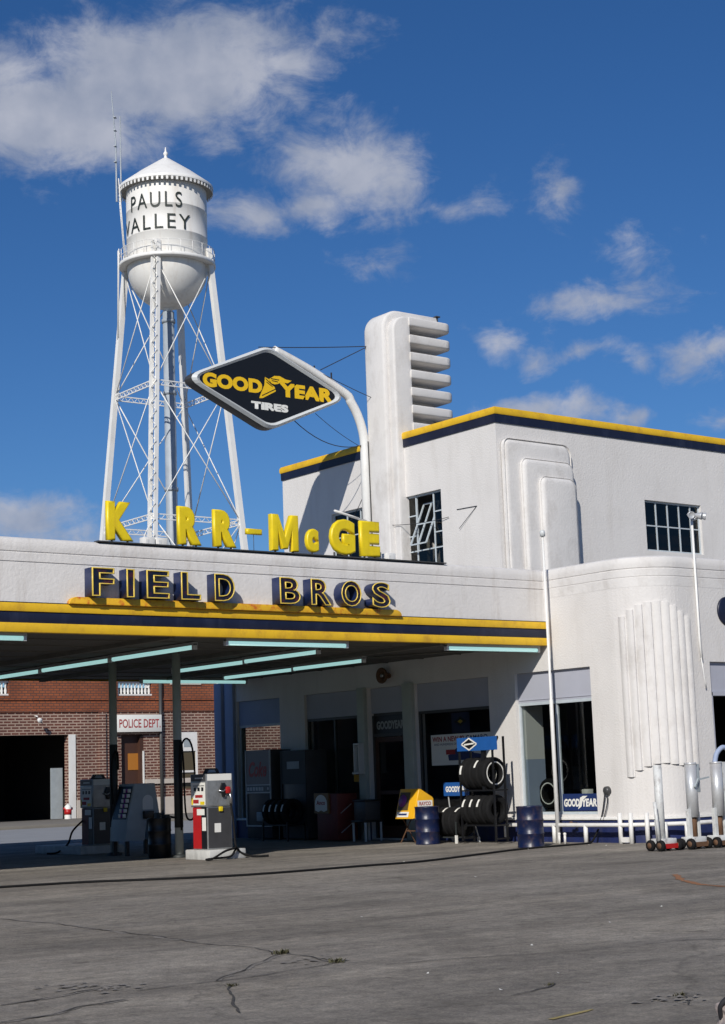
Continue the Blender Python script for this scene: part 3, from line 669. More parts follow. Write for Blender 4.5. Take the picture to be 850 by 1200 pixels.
mb = MB(); mb.box(WX+.4, WX+3.8, UY+.35, UL-.4, 9.6, 9.7); mb.box(WX+3.8, WX+3.9, UY+1.2, UL-.4, 5.8, 9.7); mb.box(WX+.4, 46, UY+1.1, UY+1.2, 5.8, 9.7); mb.build('upper_interior', interior, st)
# things left on the facade: wall bracket scars and drain holes
mb = MB()
for (yy, zz) in ((31.2, 8.15), ): mb.bar((WX-.012, yy, zz), (WX-.012, yy-.75, zz-.02), .014); mb.bar((WX-.012, yy-.75, zz-.02), (WX-.05, yy-.1, zz-.5), .010)
mb.build('wall_bracket', wire_m, st)

# ================================================================== CANOPY
CY = 28.28; CB = 41.4; CL = -6.0  # unseen left end lengthened to keep sky light from under the canopy
cp = thing('canopy', 'flat filling station canopy with white parapet and yellow and navy striped fascia', 'canopy', (18, 34.8, 0))
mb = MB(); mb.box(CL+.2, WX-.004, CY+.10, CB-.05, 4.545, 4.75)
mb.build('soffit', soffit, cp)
mb = MB()
for k in range(1, 9): mb.box(CL+.3, WX-.01, CY+.1+k*1.45, CY+.13+k*1.45, 4.525, 4.548)
for xx in (13.5, 17.2, 20.9, 24.2): mb.box(xx, xx+.14, CY+.12, CB-.1, 4.46, 4.549)
mb.tube([(25.2, 32.3, 4.5), (26.4, 29.9, 4.5), (WX, 29.9, 4.5)], .02)
mb.build('soffit_batten', mat('batten_brown', (.13, .125, .11), .8, var=.2, vscale=2), cp)
mb = MB(); mb.box(CL+.1, WX-.01, CY+.25, CB-.05, 5.45, 5.55); mb.build('roof_deck', roof_m, cp)
mb = MB(); PP = [(WX-.004, CY), (CL+.6, CY), (CL+.25, CY+.2), (CL, CY+.6), (CL, CB-.3), (CL+.3, CB), (WX-.004, CB)]
mb.sweep(PP, [(-.25, 4.70), (0, 5.03)]+PROF[1:-2]+[(-.25, 6.28), (-.25, 4.75)], 1)
mb.build('parapet', parapet_m, cp, off='recalc')
def band(name, m, z0, z1, o):
    mb = MB(); mb.sweep(PP, [(-.1, z0), (o, z0), (o+.005, z0+.01), (o+.005, z1-.01), (o, z1), (-.1, z1)], 1); return mb.build(name, m, cp, off='recalc')
band('yellow_stripe', yellow, 4.885, 5.045, .07); band('navy_stripe', navy, 4.672, 4.885, .045); band('yellow_stripe', yellow, 4.50, 4.672, .07)
band('flashing', frame_dark, 5.045, 5.06, .075)
mb = MB(); mb.box(15.55, 24.35, CY-.04, CY+.12, 6.281, 6.305); mb.build('metal_capping', frame_dark, cp)
for (xx, yy) in ((19.93, 32.63), (19.93, 35.55)):
    mb = MB(); mb.tube([(xx, yy, .0), (xx, yy, 4.544)], .095, 14); p = mb.build('post', post_m, cp)
    mb = MB(); mb.tube([(xx, yy, .66), (xx, yy, 2.6)], .099, 14); mb.lathe([(.17, .004), (.17, .05), (.1, .08)], (xx, yy, 0), Z, 14); mb.build('dark_base', post_dark, p)  # dark coat stops above the foot; its paleness stands for sunlight
for (xx, yy) in ((11.5, 32.63), (11.5, 38.5)):
    mb = MB(); mb.tube([(xx, yy, .0), (xx, yy, 4.544)], .095, 14); mb.build('post', post_m, cp)

# fluorescent lights under the canopy
def fluor(a, b, label, z=4.42):
    a, b = Vector((*a, z)), Vector((*b, z)); d = (b-a).normalized()
    t = thing('fluorescent_light', label, 'light', (a+b)/2, group='fluorescent tubes under the canopy')
    mb = MB(); mb.bar(a+Z*.07, b+Z*.07, .13, .06); mb.build('housing', tube_house, t)
    mb = MB(); mb.tube([a+d*.06, b-d*.06], .045, 10); mb.build('tube', tube_m, t)
    mb = MB(); mb.bar(a+Z*.01, a+d*.06+Z*.01, .10, .12); mb.build('end_cap', silver, t)
    mb = MB(); mb.bar(b-d*.06+Z*.01, b+Z*.01, .10, .12); mb.build('end_cap', silver, t)
fluor((18.55, 29.6), (18.55, 33.1), 'pale tube nearest the fascia in the left diagonal row under the canopy')
fluor((18.60, 33.25), (18.60, 36.6), 'pale tube in the middle of the left diagonal row, above the left post')
fluor((18.65, 36.75), (18.65, 40.1), 'pale tube at the far end of the left diagonal row, running out of the picture')
fluor((22.1, 30.1), (22.1, 33.1), 'pale tube nearest the fascia in the middle diagonal row under the canopy')
fluor((22.2, 33.2), (22.2, 36.5), 'pale tube beside the right hand post, second of the middle diagonal row')
fluor((25.0, 32.2), (25.0, 35.2), 'pale tube closest to the shop wall, near end of the right diagonal row')
fluor((25.1, 35.3), (25.1, 38.6), 'pale tube close to the shop wall, second of the right diagonal row')
fluor((23.4, 40.2), (26.9, 40.2), 'pale tube along the back edge of the canopy, above the brick police building')
fluor((18.5, CY+.12), (21.6, CY+.12), 'bright tube hung under the fascia below the space between FIELD and BROS', 4.40)
fluor((24.35, CY+.12), (27.2, CY+.12), 'bright tube hung under the right end of the fascia beside the white wall', 4.40)
fluor((11.0, CY+.12), (14.1, CY+.12), 'bright tube hung under the fascia at the left edge of the picture', 4.40)

# ================================================================== ROOFTOP LETTERS
rs = thing('rooftop_letter_sign', 'row of yellow plastic letters K RR-McGE standing on the canopy parapet', 'sign', (19.2, CY+.15, 6.3))
for ch, x0, x1, z0, z1 in (('K', 15.82, 16.41, 6.345, 7.12), ('R', 17.43, 17.98, 6.35, 7.13), ('R', 18.27, 18.82, 6.35, 7.12), ('-', 19.07, 19.46, 6.655, 6.775), ('M', 19.68, 20.37, 6.35, 7.12), ('c', 20.58, 20.91, 6.36, 6.87), ('G', 21.22, 21.89, 6.35, 7.13), ('E', 22.03, 22.57, 6.35, 7.13)):
    mb = MB()
    if ch == 'M':
        mb.prism([(x0+(x1-x0)*p, z0+(z1-z0)*q) for p, q in ((0, 0), (.25, 0), (.25, .52), (.40, .06), (.60, .06), (.75, .52), (.75, 0), (1, 0), (1, 1), (.74, 1), (.5, .42), (.26, 1), (0, 1))], 'XZ', CY+.20, CY+.04, .035, 3)
    else: put_text(mb, ch, (x0, CY+.12, z0), X, Z, mY, x1-x0, z1-z0, depth=1., extrude=.016, bold={'-': .02, 'M': .015}.get(ch, .04), bevel=.048, bres=3)
    l = mb.build('letter', yellow_plastic, rs, ang=50)
    mb = MB()
    for xx in ((x0+.12, x1-.12) if x1-x0 > .45 else ((x0+x1)/2,)): mb.tube([(xx, CY+.12, 6.28), (xx, CY+.12, z0+.05)], .022 if ch != '-' else .006, 6)
    mb.build('mounting_stud', frame_dark, l)
for (xx, lab) in ((16.72, 'left of two weathered white junction boxes behind the gap in the yellow letters'), (17.0, 'right of two weathered white junction boxes behind the gap in the yellow letters'), (22.45, 'left of two small cream boxes on the parapet under the left upper window'), (22.85, 'right of two small cream boxes on the parapet under the left upper window')):
    mb = MB(); mb.box(xx, xx+.24, CY+.2, CY+.4, 6.28, 6.48, .01); mb.box(xx+.03, xx+.09, CY+.19, CY+.2, 6.33, 6.43); tag(mb.build('junction_box', white_paint), lab, 'box', 'boxes on the parapet')

# ================================================================== FIELD BROS
fs = thing('raised_letter_sign', 'navy channel letters FIELD BROS outlined in pale yellow on a chipped yellow ledge', 'sign', (19, CY-.15, 5.05))
mb = MB(); pts = []
x0, x1, z0, z1 = 14.88, 22.92, 5.05, 5.185
pts = [(x0, z0), (x1, z0)] + [(x1-.16+.16*math.cos(R(k)), z1-.135+.135*math.sin(R(k))) for k in range(15, 91, 15)] + [(x0+.16+.16*math.cos(R(k)), z1-.135+.135*math.sin(R(k))) for k in range(90, 166, 15)]
mb.prism(pts, 'XZ', CY-.01, CY-.15, .012); mb.build('ledge', yellow_ledge, fs)
for ch, x0, x1 in (('F', 15.27, 15.76), ('I', 16.02, 16.20), ('E', 16.46, 16.98), ('L', 17.24, 17.70), ('D', 18.02, 18.50), ('B', 19.60, 20.12), ('R', 20.39, 20.92), ('O', 21.18, 21.71), ('S', 22.0, 22.5)):
    zb, zt = 5.195, 5.745; w = x1-x0
    mb = MB(); put_text(mb, ch, (x0, CY-.145, zb), X, Z, mY, w, zt-zb, extrude=.135, bold=.02); l = mb.build('letter', navy_side, fs, ang=30)
    mb = MB(); put_text(mb, ch, (x0+.012, CY-.284, zb+.012), X, Z, mY, w-.024, zt-zb-.024, bold=.02); mb.build('letter_face', letter_face, l)
    mb = MB(); put_text(mb, ch, (x0, CY-.295, zb), X, Z, mY, w, zt-zb, outline=.015, bold=.02); mb.build('neon_outline', neon, l)

# ================================================================== GOODYEAR POLE SIGN
GYp = 34.35
gs = thing('pole_sign', 'black diamond GOODYEAR TIRES sign on a white pole that curves over the canopy roof', 'sign', (26.95, GYp, 5.55))
pp = [(26.93, GYp, 5.4), (26.93, GYp, 9.9)]
for k in range(0, 64, 7): pp.append((26.93-2.3+2.3*math.cos(R(k)), GYp, 10.25+2.05*math.sin(R(k))*1.02))
pp = pp[:9] + [(25.35, GYp+.05, 12.12), (24.7, GYp+.05, 12.36), (24.1, GYp+.05, 12.56)]; pp = pp[:2]+spline(pp[2:], 4)
mb = MB(); mb.tube(pp, [.125]*2+[.12]*(len(pp)-2), 14); mb.build('pole', white_paint, gs)
def diamond(hw, hh, r, cx=23.77, cz=11.48):
    C = [(cx-hw, cz), (cx, cz+hh), (cx+hw, cz), (cx, cz-hh)]; out = []
    for i in range(4):
        p = Vector(C[i]); a = (Vector(C[i-1])-p).normalized(); b = (Vector(C[(i+1) % 4])-p).normalized()
        rr = r if i % 2 == 0 else r*.55
        for k in range(7):
            t = k/6; q = (p+a*rr)*(1-t)**2 + p*2*t*(1-t)*1. + (p+b*rr)*t**2; out.append((q.x, q.y))
    return out
mb = MB(); mb.prism(diamond(2.54, 1.11, .52), 'XZ', GYp+.2, GYp-.18, .03); mb.build('cabinet', frame_dark, gs)
outer, inner = diamond(2.54, 1.11, .52), diamond(2.28, .96, .42)
mb = MB(); n = len(outer); yo, yi = GYp-.20, GYp-.225
for i in range(n):
    j = (i+1) % n; a, b, c, d = outer[i], outer[j], inner[j], inner[i]; mid = lambda p, q: ((p[0]+q[0])/2, (p[1]+q[1])/2)
    m1, m2 = mid(a, d), mid(b, c)
    mb.quad((a[0], yo+.03, a[1]), (b[0], yo+.03, b[1]), (m2[0], yi-.02, m2[1]), (m1[0], yi-.02, m1[1])); mb.quad((m1[0], yi-.02, m1[1]), (m2[0], yi-.02, m2[1]), (c[0], yo+.01, c[1]), (d[0], yo+.01, d[1]))
    mb.quad((a[0], yo+.03, a[1]), (b[0], yo+.03, b[1]), (b[0], GYp-.16, b[1]), (a[0], GYp-.16, a[1]))
mb.build('border', silver, gs, ang=60)
mb = MB(); mb.prism(inner, 'XZ', GYp-.17, GYp-.192); mb.build('face', black, gs)
mb = MB(); FY = GYp-.196
put_text(mb, 'GOOD', (21.77, FY, 11.29), X, Z, mY, 1.78, .37, bold=.06, space=1.02); put_text(mb, 'YEAR', (24.06, FY, 11.29), X, Z, mY, 1.74, .37, bold=.06, space=1.02)
# winged foot
def poly(mb, pts, y):
    mb.bm.faces.new([mb.bm.verts.new((p[0], y, p[1])) for p in pts])
sxf = lambda u, v: (23.45+u*1.04, 11.17+v*.66)
for pl_ in ([(0, .0), (.10, .02), (.50, .36), (.46, .52), (.34, .62), (.30, .80), (.18, .86), (.16, .55), (.02, .10)],
            [(.30, .80), (.46, .96), (.62, .98), (.80, .88), (.98, .86), (.86, .74), (.66, .74), (.56, .66), (.46, .62), (.36, .66)],):
    poly(mb, [sxf(*p) for p in pl_], FY-.002)
mb.build('lettering', gy_yellow, gs)
mb = MB()
for a, b in (((.20, .80), (.36, .62)), ((.22, .68), (.40, .52)), ((.36, .84), (.60, .82)), ((.38, .76), (.56, .74)), ((.08, .12), (.48, .44))):
    a, b = sxf(*a), sxf(*b); mb.bar((a[0], FY-.006, a[1]), (b[0], FY-.006, b[1]), .006, .018)
mb.build('foot_detail', black, gs)
mb = MB(); put_text(mb, 'TIRES', (23.2, FY, 10.88), X, Z, mY, 1.14, .2, bold=.07); mb.build('small_lettering', label_white, gs)
mb = MB()
def sag(a, b, s, n=10):
    a, b = Vector(a), Vector(b); return [a.lerp(b, k/n)-Z*(s*4*(k/n)*(1-k/n)) for k in range(n+1)]
mb.tube(sag((23.6, GYp, 12.56), (27.05, 34.2, 13.0), .02), .012, 5); mb.tube(sag((25.55, GYp, 12.2), (27.05, 34.2, 13.0), .0), .012, 5)
mb.tube(sag((25.3, GYp, 12.2), (32, 33.2, 10.55), .3), .010, 5); mb.tube(sag((24.6, GYp-.05, 10.75), (26.83, GYp, 10.3), .28), .012, 5)
mb.tube(sag((25.3, GYp-.05, 11.0), (26.83, GYp, 10.25), .06), .008, 5); mb.tube(sag((26.95, GYp, 9.2), (27.3, 36.3, 8.4), .35), .010, 5)
mb.tube(sag((26.95, GYp-.13, 10.4), (26.98, GYp-.14, 7.0), 0), .012, 5); mb.tube(sag((26.95, GYp, 8.2), (27.3, 31.5, 8.0), .1), .008, 5)
for k in range(4): mb.bar((25.9-.55*k, GYp, 12.0+.13*k), (25.9-.55*k, GYp, 12.17+.12*k), .03)
mb.build('guy_wire', wire_m, gs)
mb = MB(); mb.tube([(25.3, 33.6, 8.33), (26.7, 34.1, 8.22)], .035, 8); mb.build('conduit', white_paint, gs)

# ================================================================== WATER TOWER
TX, TY = 61.33, 100.61
vdir = math.atan2(TY, TX)          # bearing of the tower from the street corner
wt = thing('water_tower', 'white water tower lettered PAULS VALLEY on four lattice legs behind the police building', 'water tower', (TX, TY, 0))
TR = 2.92
mb = MB(); mb.lathe([(TR, 38.5), (TR, 40.36), (TR+.012, 40.37), (TR+.012, 40.43), (TR, 40.44), (TR, 42.36), (TR+.012, 42.37), (TR+.012, 42.43), (TR, 42.44), (TR, 44.4)], (TX, TY, 0), Z, 56); 
tank = mb.build('tank', tank_white, wt)
mb = MB(); mb.lathe([(TR*math.cos(R(a)), 38.5-3.15*math.sin(R(a))) for a in range(0, 90, 6)]+[(.3, 35.36), (.3, 35.0), (0, 35.0)], (TX, TY, 0), Z, 56); mb.build('bowl', tank_white, wt)
mb = MB(); mb.lathe([(3.42, 44.20), (3.44, 44.38), (3.40, 44.42), (2.0, 45.5), (.25, 46.72), (.12, 46.8), (.10, 46.95), (.17, 47.05), (.17, 47.15), (.08, 47.25), (.03, 47.6), (0, 47.62)], (TX, TY, 0), Z, 56); mb.build('roof', steel_white, wt)
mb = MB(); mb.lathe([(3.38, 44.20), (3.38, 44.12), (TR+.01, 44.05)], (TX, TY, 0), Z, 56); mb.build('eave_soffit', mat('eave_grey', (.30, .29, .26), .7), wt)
mb = MB()
for k in range(60):
    a = 2*math.pi*k/60; c, s_ = math.cos(a), math.sin(a); w = .085
    p = lambda r, z, q: (TX+r*c-q*s_, TY+r*s_+q*c, z)
    mb.quad(p(3.40, 44.25, -w), p(3.40, 44.25, w), p(3.40, 43.95, w*.9), p(3.40, 43.95, -w*.9)); mb.quad(p(3.36, 44.25, -w), p(3.36, 43.95, -w*.9), p(3.36, 43.95, w*.9), p(3.36, 44.25, w))
    mb.quad(p(3.40, 43.95, -w*.9), p(3.40, 43.95, w*.9), p(3.36, 43.95, w*.9), p(3.36, 43.95, -w*.9))
    for q in (-w, w): mb.quad(p(3.40, 44.25, q), p(3.40, 43.95, q*.9), p(3.36, 43.95, q*.9), p(3.36, 44.25, q))
mb.build('eave_bracket', steel_white, wt)['kind'] = 'stuff'
# walkway
mb = MB(); mb.lathe([(TR+.02, 38.38), (3.45, 38.38), (3.48, 38.40), (3.48, 38.62), (3.42, 38.64), (TR+.02, 38.64)], (TX, TY, 0), Z, 56); mb.build('walkway', steel_white, wt)
mb = MB()
for zz in (39.1, 39.55): mb.tube([(TX+3.42*math.cos(2*math.pi*k/48), TY+3.42*math.sin(2*math.pi*k/48), zz) for k in range(48)], .022, 5, closed=True)
for k in range(24): a = 2*math.pi*k/24; mb.tube([(TX+3.42*math.cos(a), TY+3.42*math.sin(a), 38.6), (TX+3.42*math.cos(a), TY+3.42*math.sin(a), 39.56)], .022, 5)
mb.build('railing', steel_white, wt)
# legs
phi = R(-15); LEG = [vdir+math.pi/2+phi, vdir+math.pi+phi, vdir-math.pi/2+phi, vdir+phi]   # left, front, right, back
def legp(i, z):
    r = 3.15+(38.5-z)*.0975; a = LEG[i]; return Vector((TX+r*math.cos(a), TY+r*math.sin(a), z))
for i in range(4):
    a = LEG[i]; er = Vector((math.cos(a), math.sin(a), 0)); et = Vector((-er.y, er.x, 0)); B, T = legp(i, 0), legp(i, 39.6)
    mb = MB()
    if i == 1:       # laced leg seen from its open side
        for s_ in (-1, 1): mb.bar(B+et*.20*s_, T+et*.20*s_, .12, .30)
        nlace = 72
        for k in range(nlace):
            p, q = B.lerp(T, k/nlace), B.lerp(T, (k+1)/nlace); s_ = 1 if k % 2 else -1
            mb.bar(p+et*.2*s_+er*.15, q-et*.2*s_+er*.15, .12, .03)
        pass
    else: mb.bar(B, T, .38, .38)
    mb.build('leg', steel_white, wt)
    mb = MB(); mb.box(B.x-.9, B.x+.9, B.y-.9, B.y+.9, 0, .5, .05); mb.build('footing', concrete_lump, wt)
for zz in (10.2, 19.5, 29.06):
    for i in range(4):
        a, b = legp(i, zz), legp((i+1) % 4, zz); mb = MB(); d = (b-a).normalized()
        for dz in (-.17, .17): mb.bar(a+Z*dz, b+Z*dz, .07, .07)
        n = 22
        for k in range(n): s_ = .17 if k % 2 else -.17; mb.bar(a.lerp(b, k/n)+Z*s_, a.lerp(b, (k+1)/n)-Z*s_, .045, .025)
        mb.build('strut', steel_white, wt)
for z0, z1 in ((.6, 10.2), (10.2, 19.5), (19.5, 29.06), (29.06, 38.2)):
    for i in range(4):
        j = (i+1) % 4; mb = MB(); mb.tube([legp(i, z0), legp(j, z1)], .042, 5); mb.tube([legp(j, z0), legp(i, z1)], .042, 5); mb.build('tie_rod', steel_white, wt)
mb = MB(); mb.tube([(TX, TY, 0), (TX, TY, 35.1)], .42, 16)
for zz in (8, 15, 22, 29, 34.3): mb.tube([(TX, TY, zz), (TX, TY, zz+.25)], .5, 16)
mb.build('riser_pipe', riser_grey, wt)
# ladder and antennas on the left side
la = vdir+math.pi/2+R(10); e = Vector((math.cos(la), math.sin(la), 0)); f = Vector((-e.y, e.x, 0)); c0 = Vector((TX, TY, 0)); mb = MB()
for s_ in (-.22, .22): mb.tube([c0+e*3.05+f*s_+Z*38.6, c0+e*3.3+f*s_+Z*42.0, c0+e*3.5+f*s_+Z*44.9], .035, 5); mb.tube([c0+e*3.65+f*s_+Z*33.0, c0+e*3.55+f*s_+Z*38.9, c0+e*3.55+f*s_+Z*39.6], .035, 5)
for k in range(20): zz = 38.8+k*.3; q = 3.05+.45*k/20; mb.tube([c0+e*q+f*.22+Z*zz, c0+e*q-f*.22+Z*zz], .02, 4)
mb.build('ladder', steel_white, wt)
mb = MB(); q = c0+e*3.3
mb.tube([q+Z*43.2, q+e*-.0+Z*49.7], [.06, .045], 6)
mb.tube([q+e*.32+Z*43.2, q+e*.34+Z*47.5, q+e*.62+Z*51.6], [.07, .06, .03], 6)
for zz in (46.2, 47.4, 48.6, 49.6): mb.bar(q+e*.3+Z*zz-f*.15, q+e*.45+Z*zz+f*.15, .16, .05)
mb.build('antenna', riser_grey, wt)
mb = MB()
for body, a0, a1, z0, z1 in (('PAULS', -58, 22, 42.05, 43.2), ('VALLEY', -80, 34, 40.45, 41.55)):
    me, x0, x1, y0, y1 = text_mesh(body, bold=0., space=1.25)
    def wrap(c):
        t = (c.x-x0)/(x1-x0); ang = R(a0+(a1-a0)*t); th = vdir+math.pi+ang; r = TR+.06
        return (TX+r*math.cos(th), TY+r*math.sin(th), z0+(c.y-y0)/(y1-y0)*(z1-z0))
    mb.mesh(me, wrap)
mb.build('lettering', dark_letter, wt)
wh = mat('rust_stain', (.34, .22, .14), .8)

# ================================================================== UNSEEN STORES (added to block low sky light and fill window reflections)
shop_brick = brick_mat('shop_brick', (.16, .07, .045), (.12, .055, .04), (.25, .22, .19), .40, .135, .02)
def added_brick_store(x0, x1, y0, y1, h, face, label):
    t = thing('added_brick_store', label, 'building', ((x0+x1)/2, (y0+y1)/2, 0)); mb = MB()
    if face == 'Y':
        w = (x1-x0)/3; op = [(x0+w*k+.6, x0+w*(k+1)-.6, .5, 3.2) for k in range(3)] + [(x0+w*k+1.2, x0+w*(k+1)-1.2, 4.6, 6.2) for k in range(3)]
        mb.wall('Y', y1-.4, y1, x0, x1, 0, h, op); mb.box(x0, x1, y0, y1-1.2, 0, h-.3)
    else:
        w = (y1-y0)/3; op = [(y0+w*k+.6, y0+w*(k+1)-.6, .5, 3.2) for k in range(3)] + [(y0+w*k+1.2, y0+w*(k+1)-1.2, 4.6, 6.2) for k in range(3)]
        mb.wall('X', x1-.4, x1, y0, y1, 0, h, op); mb.box(x0, x1-1.2, y0, y1, 0, h-.3)
    mb.build('wall', shop_brick, t); mb = MB()
    if face == 'Y': mb.box(x0-.05, x1+.05, y1-.45, y1+.25, h, h+.4, .03)
    else: mb.box(x1-.45, x1+.25, y0-.05, y1+.05, h, h+.4, .03)
    mb.build('cornice', stone_m, t)
for k, (a, h) in enumerate(((-34, 7.6), (-17, 8.8), (2, 7.2), (20, 9.4), (38, 8.0), (57, 7.4))):
    added_brick_store(a, a+16.5, -34, -20, h, 'Y', 'unseen brick store added behind the viewpoint to block sky light, number %s from the west' % ('one', 'two', 'three', 'four', 'five', 'six')[k])
for k, (a, h) in enumerate(((-2, 8.2), (16, 7.2), (34, 9.0), (52, 7.8), (70, 8.4), (88, 9.2), (106, 7.6), (124, 8.6), (142, 8.0))):
    added_brick_store(-40, -26, a, a+16.5, h, 'X', 'unseen brick store added on the left to block sky light, number %s from the corner' % ('one', 'two', 'three', 'four', 'five', 'six', 'seven', 'eight', 'nine')[k])

# ================================================================== POLICE BUILDING
PY = 72.0
pb = thing('police_building', 'red brick police building with a dark garage opening and white roof balusters', 'building', (41, PY, 0))
PO = [(29.2, 37.95, 0, 4.05), (40.8, 42.05, 0.1, 4.0), (43.8, 45.15, 1.3, 4.1)]
mb = MB(); mb.wall('Y', PY, PY+.4, 24, 58, 0, 5.14, PO); mb.wall('X', 24, 24.4, PY+.4, 90, 0, 6.9); mb.wall('X', 57.6, 58, PY+.4, 90, 0, 6.9); mb.build('wall', brick_low, pb)
mb = MB(); mb.wall('Y', PY, PY+.4, 24, 58, 5.14, 6.75, [(40.65, 42.6, 5.9, 6.58), (33, 34.9, 5.9, 6.58)]); mb.box(24, 58, PY-.06, PY-.002, 5.12, 5.2); mb.box(24, 58, PY-.06, PY-.002, 5.68, 5.78); mb.build('upper_wall', brick_top, pb)
mb = MB(); mb.box(24, 58, PY-.1, PY+.5, 6.75, 6.9, .02); mb.box(43.6, 45.4, PY-.05, PY-.002, 6.44, 6.7); mb.build('coping', stone_m, pb)
mb = MB(); mb.box(24.4, 57.6, PY+.4, 90, 6.2, 6.3); mb.build('roof', roof_m, pb)
for a, b in ((40.65, 42.6), (33, 34.9)):
    mb = MB(); n = 10
    for k in range(n):
        xx = a+(b-a)*(k+.5)/n; mb.lathe([(.05, 5.98), (.05, 6.02), (.075, 6.12), (.035, 6.3), (.055, 6.44), (.05, 6.5)], (xx, PY+.2, 0), Z, 8)
    mb.box(a, b, PY+.08, PY+.32, 5.905, 5.98); mb.box(a, b, PY+.08, PY+.32, 6.5, 6.575); mb.build('balustrade', white_paint, pb)
mb = MB(); mb.box(39.55, 39.9, PY-.12, PY-.002, 0, 5.1); mb.box(26.2, 26.6, PY-.12, PY-.002, 0, 5.1); mb.build('brick_pier', brick_low, pb)
mb = MB(); mb.box(46.35, 46.75, PY-.25, PY-.002, 0, 6.7); mb.build('white_pier', white_paint, pb)
mb = MB(); mb.box(38.35, 40.75, PY-.08, PY-.002, 0, .95); mb.box(42.1, 46.3, PY-.08, PY-.002, 0, .95); mb.box(42.1, 46.3, PY-.1, PY-.002, 1.6, 1.83); mb.build('stone_base', stone_m, pb)
mb = MB(); mb.box(37.952, 38.3, PY-.06, PY+.35, 0, 4.05); gj = mb.build('garage_jamb', white_paint, pb)
mb = MB(); mb.box(26, 39, PY+9, PY+9.1, 0, 4.3); mb.box(26, 26.1, PY+.4, PY+9, 0, 4.3); mb.box(39.0, 39.1, PY+.4, PY+9, 0, 4.3); mb.box(26, 39, PY+.4, PY+9, 4.2, 4.3); mb.build('garage_interior', garage_dark, pb)
mb = MB(); mb.box(37.35, 37.94, PY+.6, PY+.7, .12, 2.5); mb.build('open_door_leaf', cab_grey, pb)
mb = MB(); mb.box(40.802, 42.048, PY+.25, PY+.32, .1, 3.998); mb.box(41.85, 42.048, PY+.02, PY+.25, .1, 3.9); dr = mb.build('entrance', door_brown, pb)
mb = MB(); mb.box(41.3, 42.0, PY+.22, PY+.249, 2.3, 3.1); mb.build('amber_panel', mat('amber_board', (.42, .16, .02), .6), dr)
mb = MB(); mb.box(41.98, 42.046, PY-.05, PY+.02, .1, 3.2); mb.build('door_trim', white_paint, dr)
mb = MB(); mb.box(43.8, 45.15, PY+.02, PY+.08, 3.15, 4.1); mb.box(43.8, 43.9, PY+.02, PY+.08, 1.3, 3.15); mb.box(45.05, 45.15, PY+.02, PY+.08, 1.3, 3.15); mb.box(43.9, 45.05, PY+.03, PY+.07, 2.1, 2.2); wf = mb.build('window', white_paint, pb)
mb = MB(); mb.box(43.9, 45.05, PY+.09, PY+.1, 1.3, 3.15); mb.build('pane', mat('dim_pane', (.09, .07, .04), .2), wf)
mb = MB(); mb.box(44.35, 44.75, PY+.01, PY+.018, 3.35, 3.75); mb.build('vent', cab_grey, wf)
mb = MB(); mb.tube([(42.98, PY-.1, 0), (42.98, PY-.1, 6.6)], .09, 8); mb.build('downpipe', frame_dark, pb)
mb = MB(); mb.lathe([(.0, 0), (.09, .02), (.12, .16), (.09, .2), (0, .2)], (36.2, PY-.4, 4.76), Vector((0, -1, -.4)), 14); mb.tube([(36.2, PY, 4.95), (36.2, PY-.3, 4.9)], .03); tag(mb.build('floodlight', white_paint), 'small white floodlight on the brick wall above the dark garage opening', 'light')
ps = thing('police_sign', 'white signboard reading POLICE DEPT. in red over the brick building entrance', 'sign', (41.8, PY-.2, 4.1))
mb = MB(); mb.box(40.3, 42.93, PY-.28, PY-.06, 4.12, 4.95, .015); mb.build('board', label_white, ps)
mb = MB(); put_text(mb, 'POLICE DEPT.', (40.55, PY-.285, 4.32), X, Z, mY, 2.3, .42, bold=.012); mb.build('lettering', red_ink, ps)
mb = MB(); mb.lathe([(.16, 0), (.16, .55), (.13, .6), (0, .72)], (37.37, 71.0, .13), Z, 12); h = thing('hydrant', 'small red and white hydrant post beside the garage jamb', 'hydrant', (37.37, 71.0, .13)); mb.build('barrel', label_white, h)
mb = MB(); mb.tube([(37.37, 71.0, .33), (37.37, 71.0, .58)], .175, 12); mb.tube([(37.15, 71.0, .6), (37.6, 71.0, .6)], .06, 8); mb.build('red_band', red, h)

# ================================================================== PUMP ISLANDS AND PUMPS
mb = MB(); mb.box(19.46, 20.38, 30.64, 31.62, 0, .21, .02); mb.build('pump_island', curb_white); o = bpy.data.objects['pump_island']; tag(o, 'white painted concrete island under the sunlit petrol pump', 'kerb')
mb = MB(); mb.box(19.75, 20.95, 36.9, 39.3, 0, .20, .02); tag(mb.build('pump_island', curb_white), 'shaded concrete island under the dark petrol pump farthest left', 'kerb')

